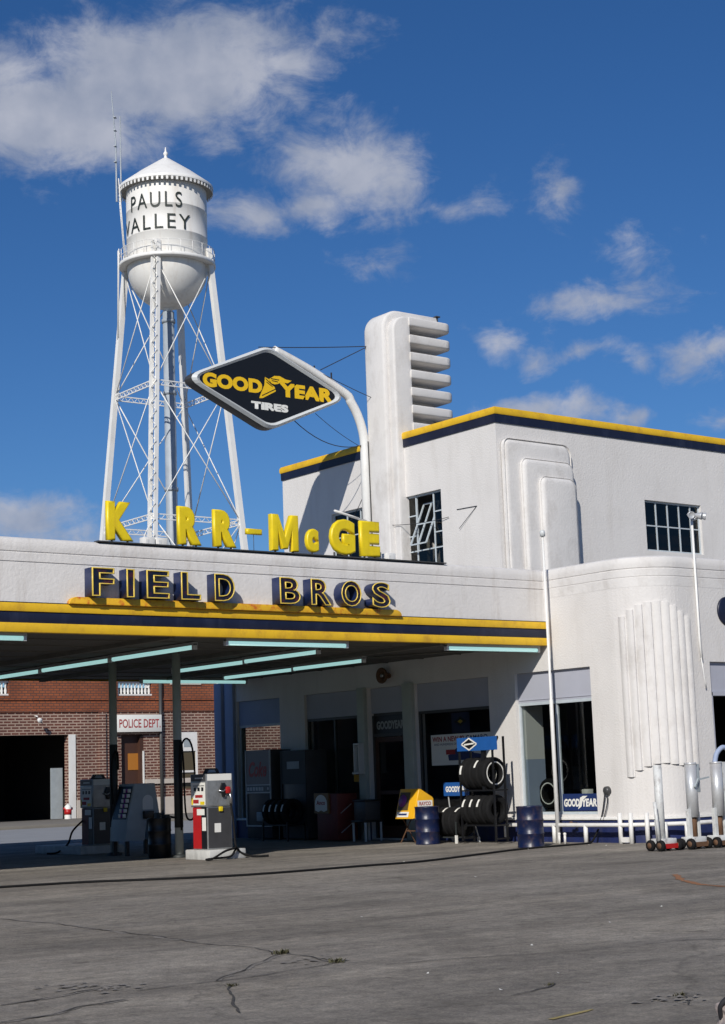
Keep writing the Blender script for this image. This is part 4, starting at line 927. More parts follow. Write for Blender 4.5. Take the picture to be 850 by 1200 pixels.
def gas_pump(loc, label, lit):
    t = thing('gas_pump', label, 'petrol pump', loc, group='petrol pumps under the canopy', local=True)
    w, d = .62, .58
    mb = MB(); mb.box(0, w, 0, d, 0, .90, .01); mb.build('body', brushed, t)
    mb = MB(); mb.box(.02, w-.02, -.008, -.001, .03, .88); mb.build('side_panel', pump_dark, t)
    mb = MB(); mb.box(-.008, -.001, .24, d-.01, .02, .89); mb.build('red_panel', red if lit else dark_red, t)  # darker red carries the shade on the pump farthest left
    mb = MB(); mb.box(-.008, -.001, .03, .235, .02, .89); mb.build('black_panel', black, t)
    mb = MB(); mb.box(-.03, w+.02, -.02, d+.03, .902, 1.60, .012); hd = mb.build('head', brushed, t)
    mb = MB(); mb.box(-.036, -.031, .02, d-.0, .94, 1.42); dl = mb.build('dial_panel', label_white, hd)
    mb = MB()
    for k in range(3): mb.box(-.039, -.037, .08+.15*k, .17+.15*k, 1.24, 1.32)
    mb.box(-.039, -.037, .05, .50, 1.345, 1.36); mb.build('number_window', black, hd)
    mb = MB(); mb.box(-.039, -.037, .28, .50, .98, 1.06); mb.box(-.039, -.037, .12, .42, 1.10, 1.16); mb.build('price_plate', red_ink, hd)
    mb = MB(); mb.box(-.0395, -.0372, .05, .22, .95, 1.02); mb.box(-.0395, -.0372, .51, .57, .95, 1.10); mb.build('yellow_decal', yellow_plastic, hd)
    mb = MB(); mb.box(-.036, -.031, .0, d, 1.45, 1.59); mb.build('brand_strip', pump_dark, hd)
    mb = MB(); put_text(mb, 'PUMP', (-.0365, .42, 1.485), mY, Z, mX, .3, .07) if False else mb.box(-.038, -.0365, .10, .42, 1.50, 1.53); mb.build('strip_mark', silver, hd)
    mb = MB(); mb.box(.0, w-.01, -.026, -.021, 1.455, 1.595); mb.build('top_panel', label_white, hd)
    mb = MB(); mb.box(.0, w-.01, -.0255, -.0212, .93, 1.44); mb.build('side_plate', brushed, hd)
    mb = MB(); mb.prism([(.10, 1.6), (.52, 1.6), (.45, 1.72), (.17, 1.72)], 'XZ', .28, .32); tp = mb.build('topper_sign', black, hd)
    mb = MB(); mb.prism([(.20, 1.63), (.42, 1.63), (.38, 1.69), (.24, 1.69)], 'XZ', .276, .279); mb.build('topper_mark', cab_grey, tp)
    mb = MB()
    for (y0, y1, z0, z1) in ((.10, .40, .73, .86), (.05, .20, .40, .68)): mb.box(-.012, -.009, y0, y1, z0, z1)
    mb.box(.17, .33, -.012, -.009, .36, .55); mb.build('notice', label_white, t)
    # nozzle, boot and hose on the -Y face
    mb = MB(); mb.prism([(.30, 1.28), (.34, 1.40), (.42, 1.40), (.46, 1.28), (.42, 1.10), (.36, 1.10)], 'XZ', -.03, -.08, .01); mb.build('nozzle_boot', black, t)
    mb = MB(); mb.box(.42, .53, -.13, -.05, 1.17, 1.32, .03); nz = mb.build('nozzle', red, t)
    mb = MB(); mb.tube([(.52, -.09, 1.2), (.54, -.1, 1.08), (.53, -.1, .96)], .028, 8); mb.tube([(.46, -.09, 1.28), (.36, -.08, 1.22), (.26, -.05, 1.24)], .018, 8); mb.build('nozzle_spout', chrome, nz)
    mb = MB(); mb.box(.27, .37, -.05, -.022, .80, .90, .01); mb.build('dial_knob', yellow_plastic, t)
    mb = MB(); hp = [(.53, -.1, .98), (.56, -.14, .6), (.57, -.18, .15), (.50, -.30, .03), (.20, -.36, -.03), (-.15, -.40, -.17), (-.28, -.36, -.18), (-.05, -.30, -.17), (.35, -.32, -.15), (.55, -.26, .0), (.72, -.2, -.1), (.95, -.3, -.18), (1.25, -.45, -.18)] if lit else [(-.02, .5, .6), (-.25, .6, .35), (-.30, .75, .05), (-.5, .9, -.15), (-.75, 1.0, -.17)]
    # smooth the hose
    P = [Vector(p) for p in hp]; S = []
    for i in range(len(P)-1):
        p0, p1, p2, p3 = P[max(i-1, 0)], P[i], P[i+1], P[min(i+2, len(P)-1)]
        for k in range(6):
            u = k/6; S.append(.5*((2*p1)+(p2-p0)*u+(2*p0-5*p1+4*p2-p3)*u*u+(3*p1-p0-3*p2+p3)*u**3))
    mb.tube(S+[P[-1]], .024, 8); mb.build('hose', rubber, t)
    return t
gas_pump((19.55, 30.84, .212), 'sunlit grey and red petrol pump with white notices in front of the right hand post', True)
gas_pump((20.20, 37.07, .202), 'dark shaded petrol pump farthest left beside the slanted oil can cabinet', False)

# slant sided oil can display cabinet
cb = thing('oil_display_cabinet', 'grey slant-sided cabinet with rows of bright oil cans on its sloping face', 'cabinet', (19.95, 34.75, 0))
x0, y0 = 19.78, 34.75
prof = [(x0, .34), (x0+.10, .34), (x0+.95, .34), (x0+.72, 1.62), (x0+.18, 1.62), (x0+.02, .75)]
prof = [(x0, .34), (x0+.50, .34), (x0+.58, .82), (x0+.80, .82), (x0+.92, .34), (x0+1.02, .34), (x0+.80, 1.66), (x0+.26, 1.66), (x0+.04, .78)]
mb = MB(); mb.prism(prof, 'XZ', y0, y0+.75, .012); mb.build('body', cab_grey, cb)
mb = MB()
def slope(z): return x0+.04+(z-.78)/(1.66-.78)*.22
mb.prism([(slope(.84)-.012, .84), (slope(1.60)-.012, 1.60), (slope(1.60)-.002, 1.60), (slope(.84)-.002, .84)], 'XZ', y0+.06, y0+.69); mb.build('dark_rack', black, cb)
for col, m_ in enumerate((label_white, purple, label_white)):
    mb = MB()
    for k in range(6):
        z = .88+.115*k; xx = slope(z)-.02; yy = y0+.10+.10*col
        mb.lathe([(0, 0), (.042, 0), (.042, .085), (0, .085)], (xx-.02, yy, z), Z, 10)
    mb.build('oil_can', m_, cb)['kind'] = 'stuff'
mb = MB(); mb.prism([(x0+.46, 1.05), (x0+.74, 1.05), (x0+.74, 1.25)] + [(x0+.60+.14*math.cos(R(k)), 1.25+.14*math.sin(R(k))) for k in range(15, 181, 15)], 'XZ', y0-.012, y0-.001); mb.build('side_badge', silver, cb)
mb = MB(); mb.box(x0+.46, x0+.72, y0-.09, y0-.002, .84, 1.02, .01); mb.build('towel_box', black, cb)
mb = MB()
for xx in (x0+.08, x0+.92):
    for yy in (y0+.08, y0+.67): mb.box(xx-.04, xx+.04, yy-.04, yy+.04, 0, .345)
mb.build('leg', black, cb)
mb = MB(); mb.tube([(x0+.72, y0-.05, .95), (x0+.85, y0-.3, .86), (x0+1.1, y0-.7, .82), (19.95, 33.45, .95)], .014, 6); mb.build('cord', rubber, cb)
# trash drum by the post
td = thing('trash_drum', 'black waste drum standing by the foot of the right hand canopy post', 'bin', (19.72, 33.12, 0))
mb = MB(); mb.lathe([(0, 0), (.25, 0), (.26, .02), (.255, .28), (.27, .30), (.255, .32), (.255, .58), (.27, .60), (.255, .62), (.26, .86), (.275, .88), (.24, .88), (.24, .4), (0, .4)], (19.72, 33.12, 0), Z, 24); mb.build('drum', black, td)
mb = MB(); mb.box(19.62, 19.7, 33.0, 33.2, .7, 1.0, .02); mb.lathe([(.04, .8), (.04, .98), (.015, 1.02), (.015, 1.06), (0, 1.06)], (19.8, 33.1, 0), Z, 10); mb.box(19.75, 19.9, 32.95, 33.05, .75, .95, .01, rot=.4); mb.build('rubbish', post_dark, td)

mb = MB(); px_, py_ = 19.93, 32.63
mb.tube(spline([(px_-.02, py_-.14, .6), (px_-.03, py_-.14, 1.6), (px_-.02, py_-.15, 2.35), (px_+.10, py_-.20, 2.62), (px_+.25, py_-.22, 2.4), (px_+.30, py_-.24, 1.6), (px_+.28, py_-.25, 1.0), (px_+.18, py_-.22, .82), (px_+.07, py_-.18, 1.0), (px_+.05, py_-.16, 2.0), (px_+.03, py_-.13, 2.5)]), .022, 7)
tag(mb.build('air_hose', rubber), 'black air hose looped down the right hand canopy post', 'hose')
mb = MB(); px_, py_ = 19.93, 35.55
mb.tube(spline([(px_-.12, py_-.14, 1.2), (px_-.16, py_-.16, 2.0), (px_-.1, py_-.18, 2.35), (px_+.02, py_-.16, 2.4), (px_+.05, py_-.14, 2.0)]), .022, 7)
tag(mb.build('air_hose', rubber), 'black hose loop at the left hand canopy post above the dark pump', 'hose')
mb = MB(); mb.tube(spline([(11.0, 27.3, .02), (12.75, 26.68, .02), (14.18, 26.33, .02), (15.4, 25.53, .02), (16.78, 24.98, .02), (19.18, 24.98, .02), (20.75, 25.02, .02), (24.2, 26.30, .02), (25.81, 26.55, .02), (26.6, 26.62, .02), (26.95, 26.75, .05), (27.22, 26.8, .3)]), .022, 7)
tag(mb.build('ground_hose', rubber), 'long black hose lying across the forecourt from the wall to the left edge', 'hose')

# ================================================================== IN FRONT OF THE SHOP
def vending(x, y0, y1, z1, label, lit):
    t = thing('vending_machine', label, 'vending machine', (x+.3, (y0+y1)/2, 0))
    mb = MB(); mb.box(x+.03, x+.72, y0, y1, .04, z1, .015); mb.build('cabinet', pump_dark, t)
    mb = MB(); b = .035
    mb.box(x, x+.029, y1-b, y1, .36, z1); mb.box(x, x+.029, y0, y0+b, .36, z1)
    for zz in ((.36, 1.27, 1.48) if lit else (.36, 1.5)): mb.box(x, x+.029, y0+b, y1-b, zz, zz+.035)
    mb.build('trim', silver if lit else post_dark, t)
    mb = MB(); mb.box(x+.012, x+.029, y0+b, y1-b, 1.52, z1-.01); pn = mb.build('sign_panel', mat('vending_sign_grey', (.20, .18, .18), .4) if lit else post_dark, t)
    if lit:
        mb = MB(); put_text(mb, 'Coke', (x+.008, y1-.16, 1.72), mY, Z, mX, y1-y0-.34, .42, shear=.3, bold=.03); mb.build('lettering', red, pn)
        mb = MB(); mb.box(x+.008, x+.029, y0+.05, y1-.05, 1.31, 1.475); bt = mb.build('button_row', mat('button_teal', (.07, .12, .15), .3), t)
        mb = MB()
        for k in range(6): mb.box(x+.002, x+.008, y1-.18-.14*k, y1-.08-.14*k, 1.34, 1.44)
        mb.box(x-.002, x+.006, y0+.09, y0+.16, 1.36, 1.43); mb.build('button', silver, bt)
        mb = MB(); mb.box(x-.02, x+.02, (y0+y1)/2-.22, (y0+y1)/2+.08, .50, .76, .02); mb.build('delivery_tray', cab_grey, t)
    else:
        mb = MB(); put_text(mb, 'ICE', (x+.006, y1-.3, 1.85), mY, Z, mX, .55, .28, bold=.02) if False else mb.box(x+.006, x+.011, y0+.3, y1-.3, 1.9, 2.1); mb.build('faded_panel', cab_grey, pn)
vending(26.5, 38.55, 39.78, 2.46, 'tall drinks machine with red script sign panel and white trim in the dark left bay', True)
vending(26.55, 36.95, 38.12, 2.40, 'dark unlit machine standing right of the drinks machine', False)

def tyre(c, label, axis=Y, od=.70, w=.205, ring=True, sticker=True, group=None, sa=200):
    t = thing('tyre', label, 'tyre', c, group=group); r = od/2; c = Vector(c)
    mb = MB(); h = w/2
    prof = [(r*.56, -h*.78), (r*.62, -h*.95), (r*.80, -h), (r*.94, -h*.92), (r*.985, -h*.7)]
    for k in range(-2, 3): prof += [(r, k*h*.28-.012), (r, k*h*.28+.012), (r*.982, k*h*.28+.013), (r*.982, k*h*.28+.020)] if k < 2 else [(r, k*h*.28-.012), (r, k*h*.28+.012)]
    prof += [(r*.985, h*.7), (r*.94, h*.92), (r*.80, h), (r*.62, h*.95), (r*.56, h*.78), (r*.56, -h*.78)]
    mb.lathe(prof, c, axis, 36); mb.build('casing', rubber, t)
    if ring: mb = MB(); mb.lathe([(r*.655, -h*1.012), (r*.73, -h*1.014)], c, axis, 36); mb.lathe([(r*.655, h*1.012), (r*.73, h*1.014)], c, axis, 36); mb.build('white_band', label_white, t)
    if sticker:
        mb = MB(); mb.lathe([(r*1.008, -h*.30), (r*1.008, h*.30)], c, axis, 6, R(sa-16), R(sa+16)); mb.build('tread_sticker', label_white, t)
    return t
def xang(axis=Y):   # lathe angle that points to -X and up for a tyre lying along Y
    return None
# tall tyre rack
tr = thing('tyre_rack', 'black steel tyre rack with a blue header board and a white diamond emblem', 'rack', (26.4, 29.6, 0))
mb = MB()
for yy in (29.06, 30.22):
    for xx in (26.2, 26.55): mb.bar((xx, yy, .05), (xx, yy, 2.45), .04)
    for zz in (.12, .42, 1.22): mb.bar((26.2, yy, zz), (26.62, yy, zz), .035)
for zz in (.42, 1.22):
    for xx in (26.24, 26.60): mb.bar((xx, 29.06, zz), (xx, 30.22, zz), .035)
mb.bar((26.25, 29.1, 2.15), (26.5, 29.2, 2.45), .05); mb.bar((26.25, 29.42, 1.2), (26.25, 29.42, 2.45), .09)
mb.build('frame', black, tr)
mb = MB(); mb.box(26.15, 26.178, 28.86, 30.24, 2.14, 2.45); hb = mb.build('header_board', gy_blue, tr)
mb = MB(); yc, zc = 29.80, 2.295
for (a, b) in (((-.27, 0), (0, .135)), ((0, .135), (.27, 0)), ((.27, 0), (0, -.135)), ((0, -.135), (-.27, 0))): mb.bar((26.143, yc-a[0], zc+a[1]), (26.143, yc-b[0], zc+b[1]), .008, .03)
mb.bar((26.139, yc+.17, zc-.01), (26.139, yc-.17, zc+.015), .006, .035); mb.build('diamond_outline', label_white, hb)
mb = MB(); mb.prism([(yc-.24, zc), (yc, zc+.12), (yc+.24, zc), (yc, zc-.12)], 'YZ', 26.143, 26.149); mb.build('diamond_field', black, hb)
gT = 'tyres on the tall rack'
posn = ['nearest the sunlit wall, white band showing', 'second from the sunlit wall', 'third from the sunlit wall', 'at its left end']
for k in range(4):
    tyre((26.42, 29.34+.235*k, 1.24+.37), 'upper shelf tyre of the tall rack, '+posn[k], Y, .74, ring=True, sticker=k in (1, 3), group=gT, sa=128 if k == 1 else 105)
for k in range(4):
    tyre((26.42, 29.30+.255*k, .44+.34), 'lower shelf tyre of the tall rack, '+posn[k].replace(', white band showing', ''), Y, .68, ring=False, sticker=k >= 1, group=gT, sa=118)
lr = thing('low_tyre_rack', 'low black tyre rack with white feet left of the tall tyre rack', 'rack', (26.4, 30.8, 0))
mb = MB()
for yy in (30.48, 31.42):
    mb.bar((26.22, yy, .14), (26.92, yy, .14), .03); mb.bar((26.22, yy, .14), (26.22, yy, .5), .03)
for xx in (26.26, 26.78): mb.bar((xx, 30.48, .14), (xx, 31.42, .14), .03)
mb.build('frame', post_dark, lr)
for yy in (30.48, 31.42):
    mb = MB(); mb.bar((26.22, yy, .0), (26.22, yy, .19), .05); mb.build('foot', label_white, lr)
    mb = MB(); mb.bar((26.92, yy, 0), (26.92, yy, .12), .05); mb.build('foot', label_white, lr)
for k in range(4): tyre((26.56, 30.60+.225*k, .155+.34), 'black tyre in the low rack, '+['next to the tall rack', 'second from the tall rack', 'second from the blue drum', 'next to the blue drum'][k], Y, .68, ring=False, sticker=k in (0, 2), group='tyres in the low rack', sa=150)
gb = thing('tyre_banner', 'small blue banner with white tyre maker lettering above the low tyre rack', 'sign', (26.62, 31.05, 1.1))
mb = MB(); mb.box(26.60, 26.63, 30.42, 31.32, 1.10, 1.42); mb.build('board', gy_blue, gb)
mb = MB(); put_text(mb, 'GOODYEAR', (26.595, 31.24, 1.19), mY, Z, mX, .78, .14, bold=.05); mb.build('lettering', label_white, gb)
mb = MB(); mb.bar((26.85, 31.3, .0), (26.64, 31.2, 1.1), .02); mb.bar((26.85, 30.36, .0), (26.64, 30.52, 1.1), .02); mb.build('stand', silver, gb)
# second, shaded tyre rack in front of the dark machine
r2 = thing('tyre_rack', 'low rack of whitewall tyres in deep shade before the dark machine', 'rack', (26.2, 37.6, 0))
mb = MB()
for yy in (37.0, 38.15): mb.bar((25.95, yy, 0), (25.95, yy, .5), .04); mb.bar((26.5, yy, 0), (26.5, yy, .5), .04); mb.bar((25.95, yy, .42), (26.5, yy, .42), .03)
for xx in (26.0, 26.4): mb.bar((xx, 37.0, .42), (xx, 38.15, .42), .03)
mb.build('frame', black, r2)
for k in range(4): tyre((26.2, 37.14+.285*k, .435+.34), 'shaded tyre with white sticker, '+['right end of the low rack by the dark machine', 'second from the right by the dark machine', 'second from the left by the dark machine', 'left end of the rack nearest the drinks machine'][k], Y, .68, ring=False, sticker=True, group='tyres on the shaded rack', sa=108)

def drum(x, y, label):
    t = thing('oil_drum', label, 'drum', (x, y, 0), group='blue oil drums')
    mb = MB(); r = .286
    mb.lathe([(0, .012), (r-.012, .012), (r-.004, 0), (r+.008, .0), (r+.008, .02), (r, .03), (r, .27), (r+.012, .285), (r+.012, .30), (r, .315), (r, .565), (r+.012, .58), (r+.012, .595), (r, .61), (r, .85), (r+.008, .86), (r+.008, .88), (r-.008, .88), (r-.012, .862), (0, .862)], (x, y, 0), Z, 40); mb.build('barrel', drum_blue, t)
    mb = MB(); mb.lathe([(0, .86), (.035, .86), (.035, .882), (0, .882)], (x-.16, y+.08, 0), Z, 10); mb.build('bung', chrome, t)
drum(25.40, 27.06, 'blue oil drum standing alone in front of the large sunlit window'); drum(25.82, 31.05, 'blue oil drum between the yellow display box and the low tyre rack')
# yellow display box on a stand
yb = thing('yellow_display_box', 'yellow sloping display box with white labels on a spindly stand beside a blue drum', 'display', (25.9, 31.7, 0))
y0, y1 = 31.36, 32.08; bx = 25.66
mb = MB(); mb.prism([(bx, .60), (bx+.66, .57), (bx+.66, 1.06), (bx+.62, 1.10), (bx+.26, 1.30), (bx+.20, 1.30)], 'XZ', y0, y1, .035, 3); mb.build('box', cab_yellow, yb)
fx = lambda z: bx+(z-.60)/.70*.20
mb = MB(); mb.prism([(fx(.80)-.008, .80), (fx(1.22)-.008, 1.22), (fx(1.22)-.001, 1.22), (fx(.80)-.001, .80)], 'XZ', y0+.28, y1-.06); dk = mb.build('dark_panel', mat('display_panel_brown', (.10, .065, .02), .4), yb)
mb = MB(); mb.lathe([(0, 0), (.15, 0), (.15, .004), (0, .004)], (fx(1.02)-.012, y0+.52, 1.02), Vector((-1, 0, .28)), 20); mb.build('round_emblem', purple, dk)
mb = MB(); mb.prism([(fx(.64)-.006, .64), (fx(.76)-.006, .76), (fx(.76)-.001, .76), (fx(.64)-.001, .64)], 'XZ', y0+.22, y0+.66); l = mb.build('front_label', label_white, yb)
mb = MB(); mb.prism([(fx(.68)-.009, .68), (fx(.725)-.009, .725), (fx(.725)-.007, .725), (fx(.68)-.007, .68)], 'XZ', y0+.28, y0+.60); mb.build('label_print', blue_ink, l)
mb = MB(); mb.box(bx+.14, bx+.60, y0-.006, y0-.001, .86, 1.02); l = mb.build('side_label', label_white, yb)
mb = MB(); put_text(mb, 'RAYCO', (bx+.19, y0-.008, .90), X, Z, mY, .36, .09, bold=.03); mb.build('label_lettering', red_ink, l)
mb = MB()
for yy in (y0+.08, y1-.08): mb.bar((bx+.1, yy, .02), (bx+.45, yy, .58), .018); mb.bar((bx+.55, yy, .02), (bx+.2, yy, .58), .018)
mb.bar((bx+.3, y0+.08, .3), (bx+.3, y1-.08, .3), .025); mb.build('stand', rust, yb)
# red cabinet with badge
rc = thing('red_cabinet', 'dull red cabinet with a white shield badge in the shade before the shop', 'cabinet', (26.4, 35.4, 0))
mb = MB(); mb.box(26.2, 26.85, 35.1, 36.0, .03, 1.22, .02); mb.build('body', dark_red, rc)
mb = MB(); mb.prism([(35.42, .72), (36.05, .72), (36.05, 1.24), (35.42, 1.24)], 'YZ', 26.15, 26.199); sg = mb.build('sign_plate', mat('amber_plate', (.22, .12, .04), .5), rc)
mb = MB(); mb.prism([(35.48, .80), (35.62, .76), (35.74, .80), (35.86, .76), (36.0, .80)] + [(35.74+.26*math.cos(R(k)), .98+.22*math.sin(R(k))) for k in range(0, 181, 20)], 'YZ', 26.143, 26.149); mb.build('shield', label_white, sg)
mb = MB(); put_text(mb, 'Anco', (26.141, 35.93, .94), mY, Z, mX, .38, .11, bold=.03); mb.build('lettering', red_ink, sg)
mb = MB(); mb.bar((26.30, 35.09, .72), (26.65, 35.09, .95), .02); mb.bar((26.30, 35.09, .22), (26.65, 35.09, .45), .02); mb.build('stripe', jack_silver, rc)
sb = thing('side_table', 'small black table with a dark box under the wall phone', 'table', (26.6, 34.5, 0))
mb = MB(); mb.box(26.35, 26.95, 34.15, 34.75, .48, .53, .005); mb.build('top', black, sb)
for xx, yy in ((26.4, 34.2), (26.9, 34.2), (26.4, 34.7), (26.9, 34.7)): mb = MB(); mb.box(xx-.02, xx+.02, yy-.02, yy+.02, 0, .479); mb.build('leg', silver, sb)
tb = thing('tool_box', 'dark box standing on the small black table', 'box', (26.6, 34.5, .53))
mb = MB(); mb.box(26.42, 26.9, 34.2, 34.7, .531, 1.0, .02); mb.build('case', pump_dark, tb); mb = MB(); mb.box(26.40, 26.92, 34.18, 34.72, 1.001, 1.05, .01); mb.build('lid', black, tb)
wp = thing('wall_phone', 'grey framed phone box on the pilaster left of the shop door', 'phone', (27.2, 35.31, 1.8))
mb = MB(); mb.box(27.03, 27.205, 35.20, 35.23, 1.75, 2.5); mb.box(27.03, 27.205, 35.40, 35.43, 1.75, 2.5); mb.box(27.03, 27.205, 35.23, 35.40, 2.46, 2.5); mb.box(26.98, 27.205, 35.18, 35.45, 1.70, 1.748); mb.build('frame', silver, wp)
mb = MB(); mb.box(27.12, 27.20, 35.235, 35.395, 1.80, 2.40, .01); mb.build('phone', cab_grey, wp)
wl = thing('alarm_horn', 'round rusty alarm horn high on the wall under the canopy', 'horn', (WX, 34.2, 4.2))
mb = MB(); mb.lathe([(.06, 0), (.08, .06), (.08, .14), (.19, .22), (.21, .26), (.20, .30), (.12, .27), (.06, .2), (0, .2)], (WX-.002, 34.15, 4.2), mX, 22); mb.build('bell', rust, wl)
mb = MB(); mb.lathe([(0, .2), (.05, .2), (.05, .28), (0, .29)], (WX-.002, 34.15, 4.2), mX, 14); mb.build('centre', chrome, wl)
mb = MB(); put_text(mb, 'GOODYEAR', (WX+.136, 34.95, 2.83), mY, Z, mX, 1.15, .22, bold=.05); tag(mb.build('transom_lettering', mat('dull_grey_lettering', (.34, .36, .36), .6)), 'grey tyre maker lettering on the black transom over the shop door', 'lettering')
# posters in the windows
def poster(name, label, y0, y1, z0, z1, m, x=WX+.12+.03): 
    t = thing(name, label, 'poster', (x, (y0+y1)/2, z0)); mb = MB(); mb.box(x-.004, x+.004, y0, y1, z0, z1); mb.build('sheet', m, t); return t
p = poster('contest_poster', 'wide white poster reading WIN A NEW 82 CAMARO in the shop window', 30.45, 32.72, 1.84, 2.60, label_white, WX+.115)
mb = MB(); put_text(mb, 'WIN A NEW 82', (WX+.108, 32.66, 2.42), mY, Z, mX, 1.22, .13, bold=.03); mb.build('lettering', red_ink, p)
mb = MB(); put_text(mb, 'CAMARO', (WX+.108, 31.38, 2.44), mY, Z, mX, .80, .11, bold=.03); put_text(mb, 'AND HUNDREDS OF OTHER PRIZES', (WX+.108, 32.60, 2.33), mY, Z, mX, 1.5, .055, bold=.01); mb.build('small_lettering', blue_ink, p)
mb = MB(); mb.prism([(32.05, 1.95), (30.75, 1.95), (30.72, 2.07), (31.1, 2.12), (31.35, 2.25), (31.75, 2.25), (31.95, 2.12), (32.08, 2.08)], 'YZ', WX+.106, WX+.110); mb.build('car_picture', blue_ink, p)
mb = MB(); mb.box(WX+.104, WX+.106, 31.80, 32.15, 2.10, 2.22); mb.build('red_flash', red_ink, p)
p = poster('diamond_poster', 'dark blue hanging poster with a small diamond emblem in the upper shop window', 31.26, 31.94, 2.62, 3.12, mat('poster_navy', (.02, .03, .10), .5))
mb = MB(); mb.prism([(31.36, 2.90), (31.6, 3.02), (31.84, 2.90), (31.6, 2.78)], 'YZ', WX+.140, WX+.145); mb.build('diamond', black, p)
mb = MB(); mb.prism([(31.5, 2.90), (31.6, 2.95), (31.7, 2.90), (31.6, 2.85)], 'YZ', WX+.136, WX+.139); mb.build('emblem', gy_yellow, p)
p = poster('yellow_notice', 'narrow yellow notice in the dark display window left of the wall phone', 35.56, 35.98, 1.50, 2.22, mat('notice_amber', (.55, .30, .03), .6), WX+.115)
mb = MB(); mb.box(WX+.106, WX+.110, 35.60, 35.94, 2.02, 2.16); mb.build('blue_strip', cab_grey, p)
mb = MB()
for k in range(3): mb.box(WX+.106, WX+.110, 35.66, 35.88, 1.68+.1*k, 1.74+.1*k)
mb.build('print', dark_red, p)
p = poster('window_banner', 'navy GOODYEAR banner with white letters along the bottom of the large sunlit window', 26.98, 28.10, .70, 1.08, mat('banner_navy', (.012, .03, .12), .5), WX+.112)
mb = MB(); put_text(mb, 'GOOD', (WX+.105, 28.06, .79), mY, Z, mX, .50, .18, bold=.05, shear=.12); put_text(mb, 'YEAR', (WX+.105, 27.49, .79), mY, Z, mX, .48, .18, bold=.05, shear=.12)
mb.prism([(27.62, .73), (27.50, .80), (27.46, .93), (27.30, 1.03), (27.44, 1.03), (27.54, .99), (27.56, .86)], 'YZ', WX+.1045, WX+.1055)
mb.build('lettering', label_white, p)
# added counter; its white boxes stand in for small pale shapes in the pane
ct = thing('shop_counter', 'dark counter added inside the shop behind the large sunlit window', 'counter', (29, 27.8, 0))
mb = MB(); mb.box(28.4, 29.2, 26.4, 29.1, .02, .95, .02); mb.build('body', door_brown, ct); mb = MB(); mb.box(28.3, 29.3, 26.3, 29.2, .951, 1.0, .01); mb.build('top', black, ct)
for k, (yy, w, z, h, lab) in enumerate(((27.55, .42, 1.0, .22, 'larger white carton added for a pale shape behind the sunlit window'), (28.35, .18, 1.0, .16, 'small white carton added for a pale shape beside the thin white pole'))):
    mb = MB(); mb.box(28.4, 28.6, yy-w/2, yy+w/2, z+.001, z+h, .005); tag(mb.build('carton', label_white), lab, 'carton')
tyre((27.95, 29.0, .03+.35), 'tyre standing inside the shop behind the left pane of the sunlit window', X, .7, ring=False, sticker=False)
tyre((27.95, 29.0, .03+1.06), 'tyre stacked on another inside the shop behind the left pane of the sunlit window', X, .7, ring=True, sticker=False)

# pipe rail along the corner
pr = thing('pipe_rail', 'low white pipe rail with stub posts in front of the navy skirting round the corner', 'rail', (27, 27.5, 0))
cx, cy, rr = 28.43, 26.2, 1.43
path = [(27.0, 29.6, .12), (27.0, 29.6, .37), (27.0, 29.57, .40), (27.0, 26.2, .40)] + [(cx-rr*math.cos(R(a)), cy-rr*math.sin(R(a)), .40) for a in range(8, 91, 8)] + [(28.43, 24.77, .40), (29.15, 24.77, .40), (29.18, 24.77, .37), (29.18, 24.77, 0)]
mb = MB(); mb.tube(path, .045, 10); mb.build('rail', white_paint, pr)
for (xx, yy, h) in ((27.0, 27.98, .40), (27.0, 26.98, .40), (27.03, 25.95, .66), (27.06, 25.66, .66), (27.16, 25.28, .66), (27.42, 25.0, .45), (27.9, 24.82, .40)):
    mb = MB(); mb.tube([(xx, yy, 0), (xx, yy, h)], .05, 10); mb.build('stub_post', white_paint, pr)
mb = MB(); mb.box(27.0, 27.06, 25.72, 25.93, .03, .14); mb.build('foot_plate', white_paint, pr)
fp = thing('vent_pole', 'tall thin white pole rising past the large window to above the parapet', 'pole', (26.98, 27.84, 0))
mb = MB(); mb.tube([(26.98, 27.84, 0), (26.98, 27.84, 3.2), (26.98, 27.84, 3.25), (26.98, 27.84, 7.0)], [.05, .046, .030, .026], 12); mb.tube([(27.06, 27.92, .5), (27.06, 27.92, 4.4)], .022, 8); mb.build('shaft', white_paint, fp)
mb = MB(); mb.lathe([(.03, 7.0), (.065, 7.0), (.065, 7.1), (.05, 7.14), (0, 7.14)], (26.98, 27.84, 0), Z, 12); mb.build('cap', silver, fp)
mb = MB()
lp = thing('floodlight_pole', 'slender white conduit pole with two small floodlights above the rounded corner', 'light pole', (28.98, SY-.05, 3.2))
mb = MB(); mb.tube([(29.02, SY-.04, 3.95), (28.98, SY-.05, 4.4), (28.98, SY-.05, 7.15)], .028, 8); mb.tube([(29.10, SY-.04, 3.32), (29.04, SY-.08, 3.45), (28.98, SY-.10, 3.7), (28.98, SY-.06, 4.0)], .014, 6); mb.build('conduit', white_paint, lp)
for dx, an in ((-.13, -.5), (.13, .6), (.26, .9)):
    mb = MB(); d = Vector((an, -1, -.25)).normalized(); mb.lathe([(.03, -.1), (.05, -.05), (.085, .08), (.085, .1), (.07, .09), (0, .07)], (28.98+dx, SY-.12, 7.22), d, 14); mb.tube([(28.98, SY-.05, 7.1), (28.98+dx, SY-.12, 7.2)], .015, 5); mb.build('lamp_head', jack_silver, lp)
hr = thing('wall_reel', 'small grey round outlet box with two dangling cables right of the large window', 'outlet', (WX, 26.55, 1.15))
mb = MB(); mb.lathe([(0, .12), (.05, .12), (.09, .09), (.10, .02), (.08, 0)], (WX-.001, 26.53, 1.14), mX, 20); mb.build('drum', pump_dark, hr)
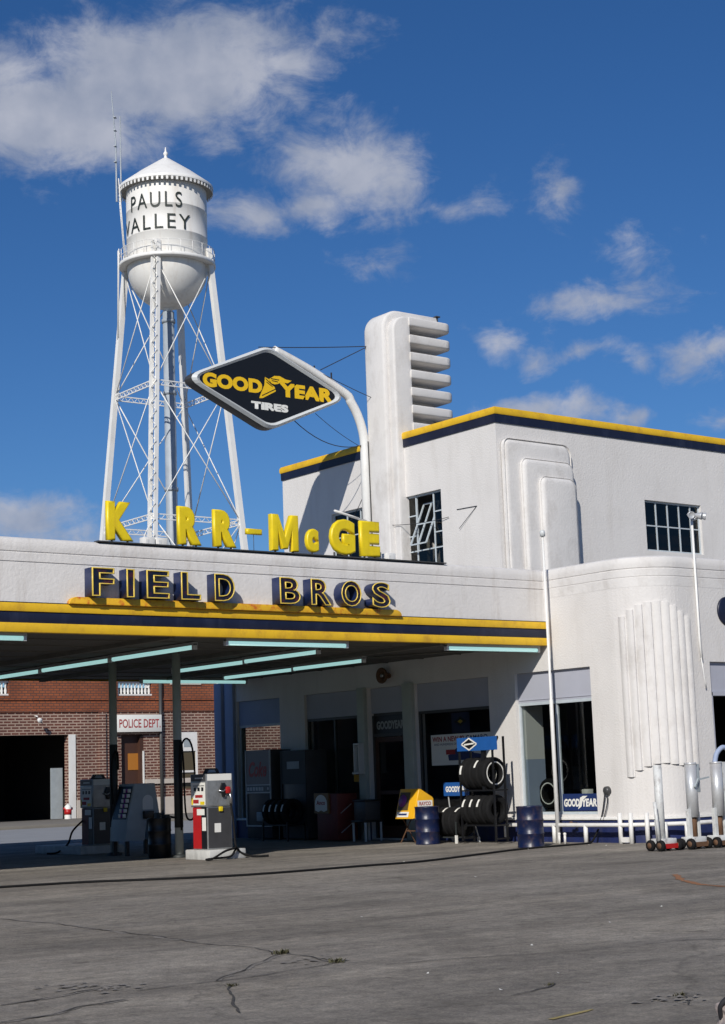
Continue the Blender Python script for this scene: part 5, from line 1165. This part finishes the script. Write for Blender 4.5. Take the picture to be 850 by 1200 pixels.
mb = MB(); mb.tube(spline([(WX-.1, 26.56, 1.05), (WX-.07, 26.66, .75), (WX-.06, 26.76, .5)]), .015, 6); mb.tube(spline([(WX-.1, 26.48, 1.05), (WX-.08, 26.52, .85), (WX-.06, 26.68, .5)]), .012, 6); mb.build('cable', wire_m, hr)
for yy, lab in ((27.52, 'left of two short white pipe stubs at the foot of the navy skirting'), (27.34, 'right of two short white pipe stubs at the foot of the navy skirting')):
    mb = MB(); mb.tube([(26.7, yy, 0), (26.7, yy, .2)], .028, 8); mb.lathe([(.035, .2), (.035, .24), (0, .25)], (26.7, yy, 0), Z, 8); tag(mb.build('pipe_stub', white_paint), lab, 'pipe')
mb = MB(); mb.lathe([(0, 0), (.03, 0), (.03, .16), (.06, .16), (.06, .19), (0, .19)], (27.2, 27.45, .42), mX, 10); mb.tube([(27.1, 27.36, .42), (27.1, 27.54, .42)], .02, 6); tag(mb.build('wall_tap', rust), 'small brassy tap on the skirting below the navy window banner', 'tap')
# round navy sign on the garage side
mb = MB(); mb.lathe([(0, .05), (.30, .05), (.33, .03), (.33, 0), (0, 0)], (30.02, SY-.002, 5.08), mY, 36); tag(mb.build('round_sign', navy), 'round navy wall sign cut by the right edge of the picture', 'sign')

# ================================================================== BUMPER JACKS
def jack(loc, label, kind, rz=0):
    t = thing('bumper_jack', label, 'jack', loc, rz, 'wheeled bumper jacks by the corner', local=True)
    mb = MB(); mb.box(-.20, .20, -.14, .18, .13, .24, .015); mb.box(-.22, .22, .12, .20, .10, .16); mb.build('chassis', jack_white, t)
    mb = MB(); mb.box(-.20, .20, -.165, -.142, .05, .14); mb.build('red_board', red if kind == 0 else rust, t)
    for sx in (-1, 1):
        for yy in (-.12, .14):
            mb = MB(); mb.lathe([(.04, -.04), (.09, -.045), (.105, -.03), (.11, 0), (.105, .03), (.09, .045), (.04, .04), (.04, -.04)], (sx*.25, yy, .11), X, 20); w = mb.build('wheel', rubber, t)
            mb = MB(); mb.lathe([(0, -.05), (.055, -.05), (.06, -.02), (.06, .02), (.055, .05), (0, .05)], (sx*.25, yy, .11), X, 14); mb.build('hub', rust, w)
    if kind == 0:
        mb = MB(); mb.tube([(-.03, .05, .24), (-.03, .05, 1.66)], .085, 20); mb.build('column', jack_white, t)
        mb = MB(); mb.tube([(-.26, -.1, .2), (-.33, -.1, .95)], .035, 10); mb.tube([(-.17, .0, .2), (-.19, .0, .6)], .05, 10); mb.build('handle', jack_white, t)
    else:
        mb = MB(); mb.tube([(0, 0, .24), (0, 0, .66)], .062, 14); mb.build('ram', rust, t)
        mb = MB(); mb.tube([(0, 0, .62), (0, 0, 1.64)], .118, 22); mb.lathe([(.118, 1.64), (.125, 1.66), (.125, 1.69), (0, 1.69)], (0, 0, 0), Z, 22); mb.build('cylinder', jack_silver, t)
        mb = MB(); mb.box(-.17, -.09, -.04, .04, .24, .78); mb.box(.10, .16, -.03, .03, .24, .72); mb.build('guide', jack_white, t)
        if kind == 1:
            mb = MB(); mb.box(.10, .20, -.06, .06, 1.1, 1.66, .01); mb.bar((.14, -.08, 1.35), (.42, -.10, 1.39), .03); mb.bar((.10, -.1, 1.36), (-.06, -.14, 1.2), .04); mb.build('valve_gear', cab_grey, t)
        else:
            mb = MB(); mb.tube(spline([(-.02, 0, 1.68), (.04, -.02, 1.86), (.22, -.04, 1.97), (.42, -.05, 1.85), (.46, -.05, 1.5), (.34, -.05, 1.2)]), .05, 10); mb.build('hose', blue_pillar, t)
            mb = MB(); mb.box(.14, .24, -.05, .05, .24, 1.68); mb.build('guide_post', jack_white, t)
    return t
jack((25.05, 22.88, 0), 'jack with a chipped white column and red front board, leftmost by the navy skirting', 0)
jack((25.75, 22.72, 0), 'jack with a silver cylinder and a protruding valve lever, between two others', 1)
jack((26.40, 22.62, 0), 'jack with a pale blue hose arching over its silver cylinder, at the right edge', 2)

# ================================================================== SMALL THINGS
def weed(x, y, s, label):
    mb = MB()
    for k in range(46):
        a, l = random.uniform(0, 6.28), random.uniform(.4, 1)*s; b = Vector((x+random.gauss(0, s*.55), y+random.gauss(0, s*.35), .004)); d = Vector((math.cos(a)*l*.8, math.sin(a)*l*.8, l*.55)); n = Vector((-d.y, d.x, 0)).normalized()*s*.09
        v = [mb.bm.verts.new(p) for p in (b-n, b+n, b+d*.6+n*.8, b+d, b+d*.6-n*.8)]; mb.bm.faces.new(v)
    tag(mb.build('weed_tuft', weed_m), label, 'weed', 'weeds in the cracks')
weed(9.47, 13.67, .09, 'weed tuft where two cracks meet in mid forecourt, the farther of the pair'); weed(9.34, 12.6, .08, 'weed tuft at the crack junction, the nearer and darker of the pair'); weed(7.77, 11.93, .05, 'tiny weed on the short crack in the lower left of the forecourt')
weed(9.50, 8.62, .05, 'weed in the crack near the pale concrete lump at the lower right'); weed(9.36, 9.84, .035, 'small weed on the faint crack near the yellow paint mark')
mb = MB(); bmesh.ops.create_icosphere(mb.bm, subdivisions=4, radius=1)
for v in mb.bm.verts:
    n = v.co.copy(); q = 1+.16*math.sin(n.x*5+1)*math.cos(n.y*4)+.10*math.sin(n.z*7+n.x*3)+random.uniform(-.025, .025)
    v.co = Vector((8.79+n.x*.27*q, 7.30+n.y*.24*q, .04+n.z*.16*q))
cl = mb.build('concrete_lump', concrete_lump); tag(cl, 'rough pinkish lump of broken concrete at the lower right corner', 'rubble')
mb = MB(); mb.tube(spline([(8.60, 7.46, .05), (8.56, 7.42, .14), (8.62, 7.34, .22), (8.74, 7.30, .24)]), .018, 6); o = mb.build('bent_rod', wire_m, None); tag(o, 'bent dark rod curling out of the concrete lump', 'rod')
mb = MB()
for (x, y) in ((9.25, 11.2), (11.3, 12.1), (8.9, 9.9), (13.4, 13.1), (24.6, 26.3), (20.5, 25.4), (15.2, 14.0), (12.4, 16.2), (26.3, 26.2), (26.2, 25.6), (18.0, 20.5), (9.9, 10.3)):
    q = random.uniform(.012, .03); a = random.random()*3; c, s_ = math.cos(a)*q, math.sin(a)*q
    mb.quad((x-c, y-s_, .012), (x+s_*.7, y-c*.7, .010), (x+c, y+s_, .022), (x-s_*.7, y+c*.7, .012))
tag(mb.build('litter_scraps', label_white), kind='stuff')
mb = MB(); mb.tube(sag((30.0, 90.0, 19.0), (47.0, 78.0, 6.4), .8, 20), .035, 5); uw = tag(mb.build('overhead_wire', wire_m), 'dark overhead wire slanting down behind the canopy at the far left', 'wire')
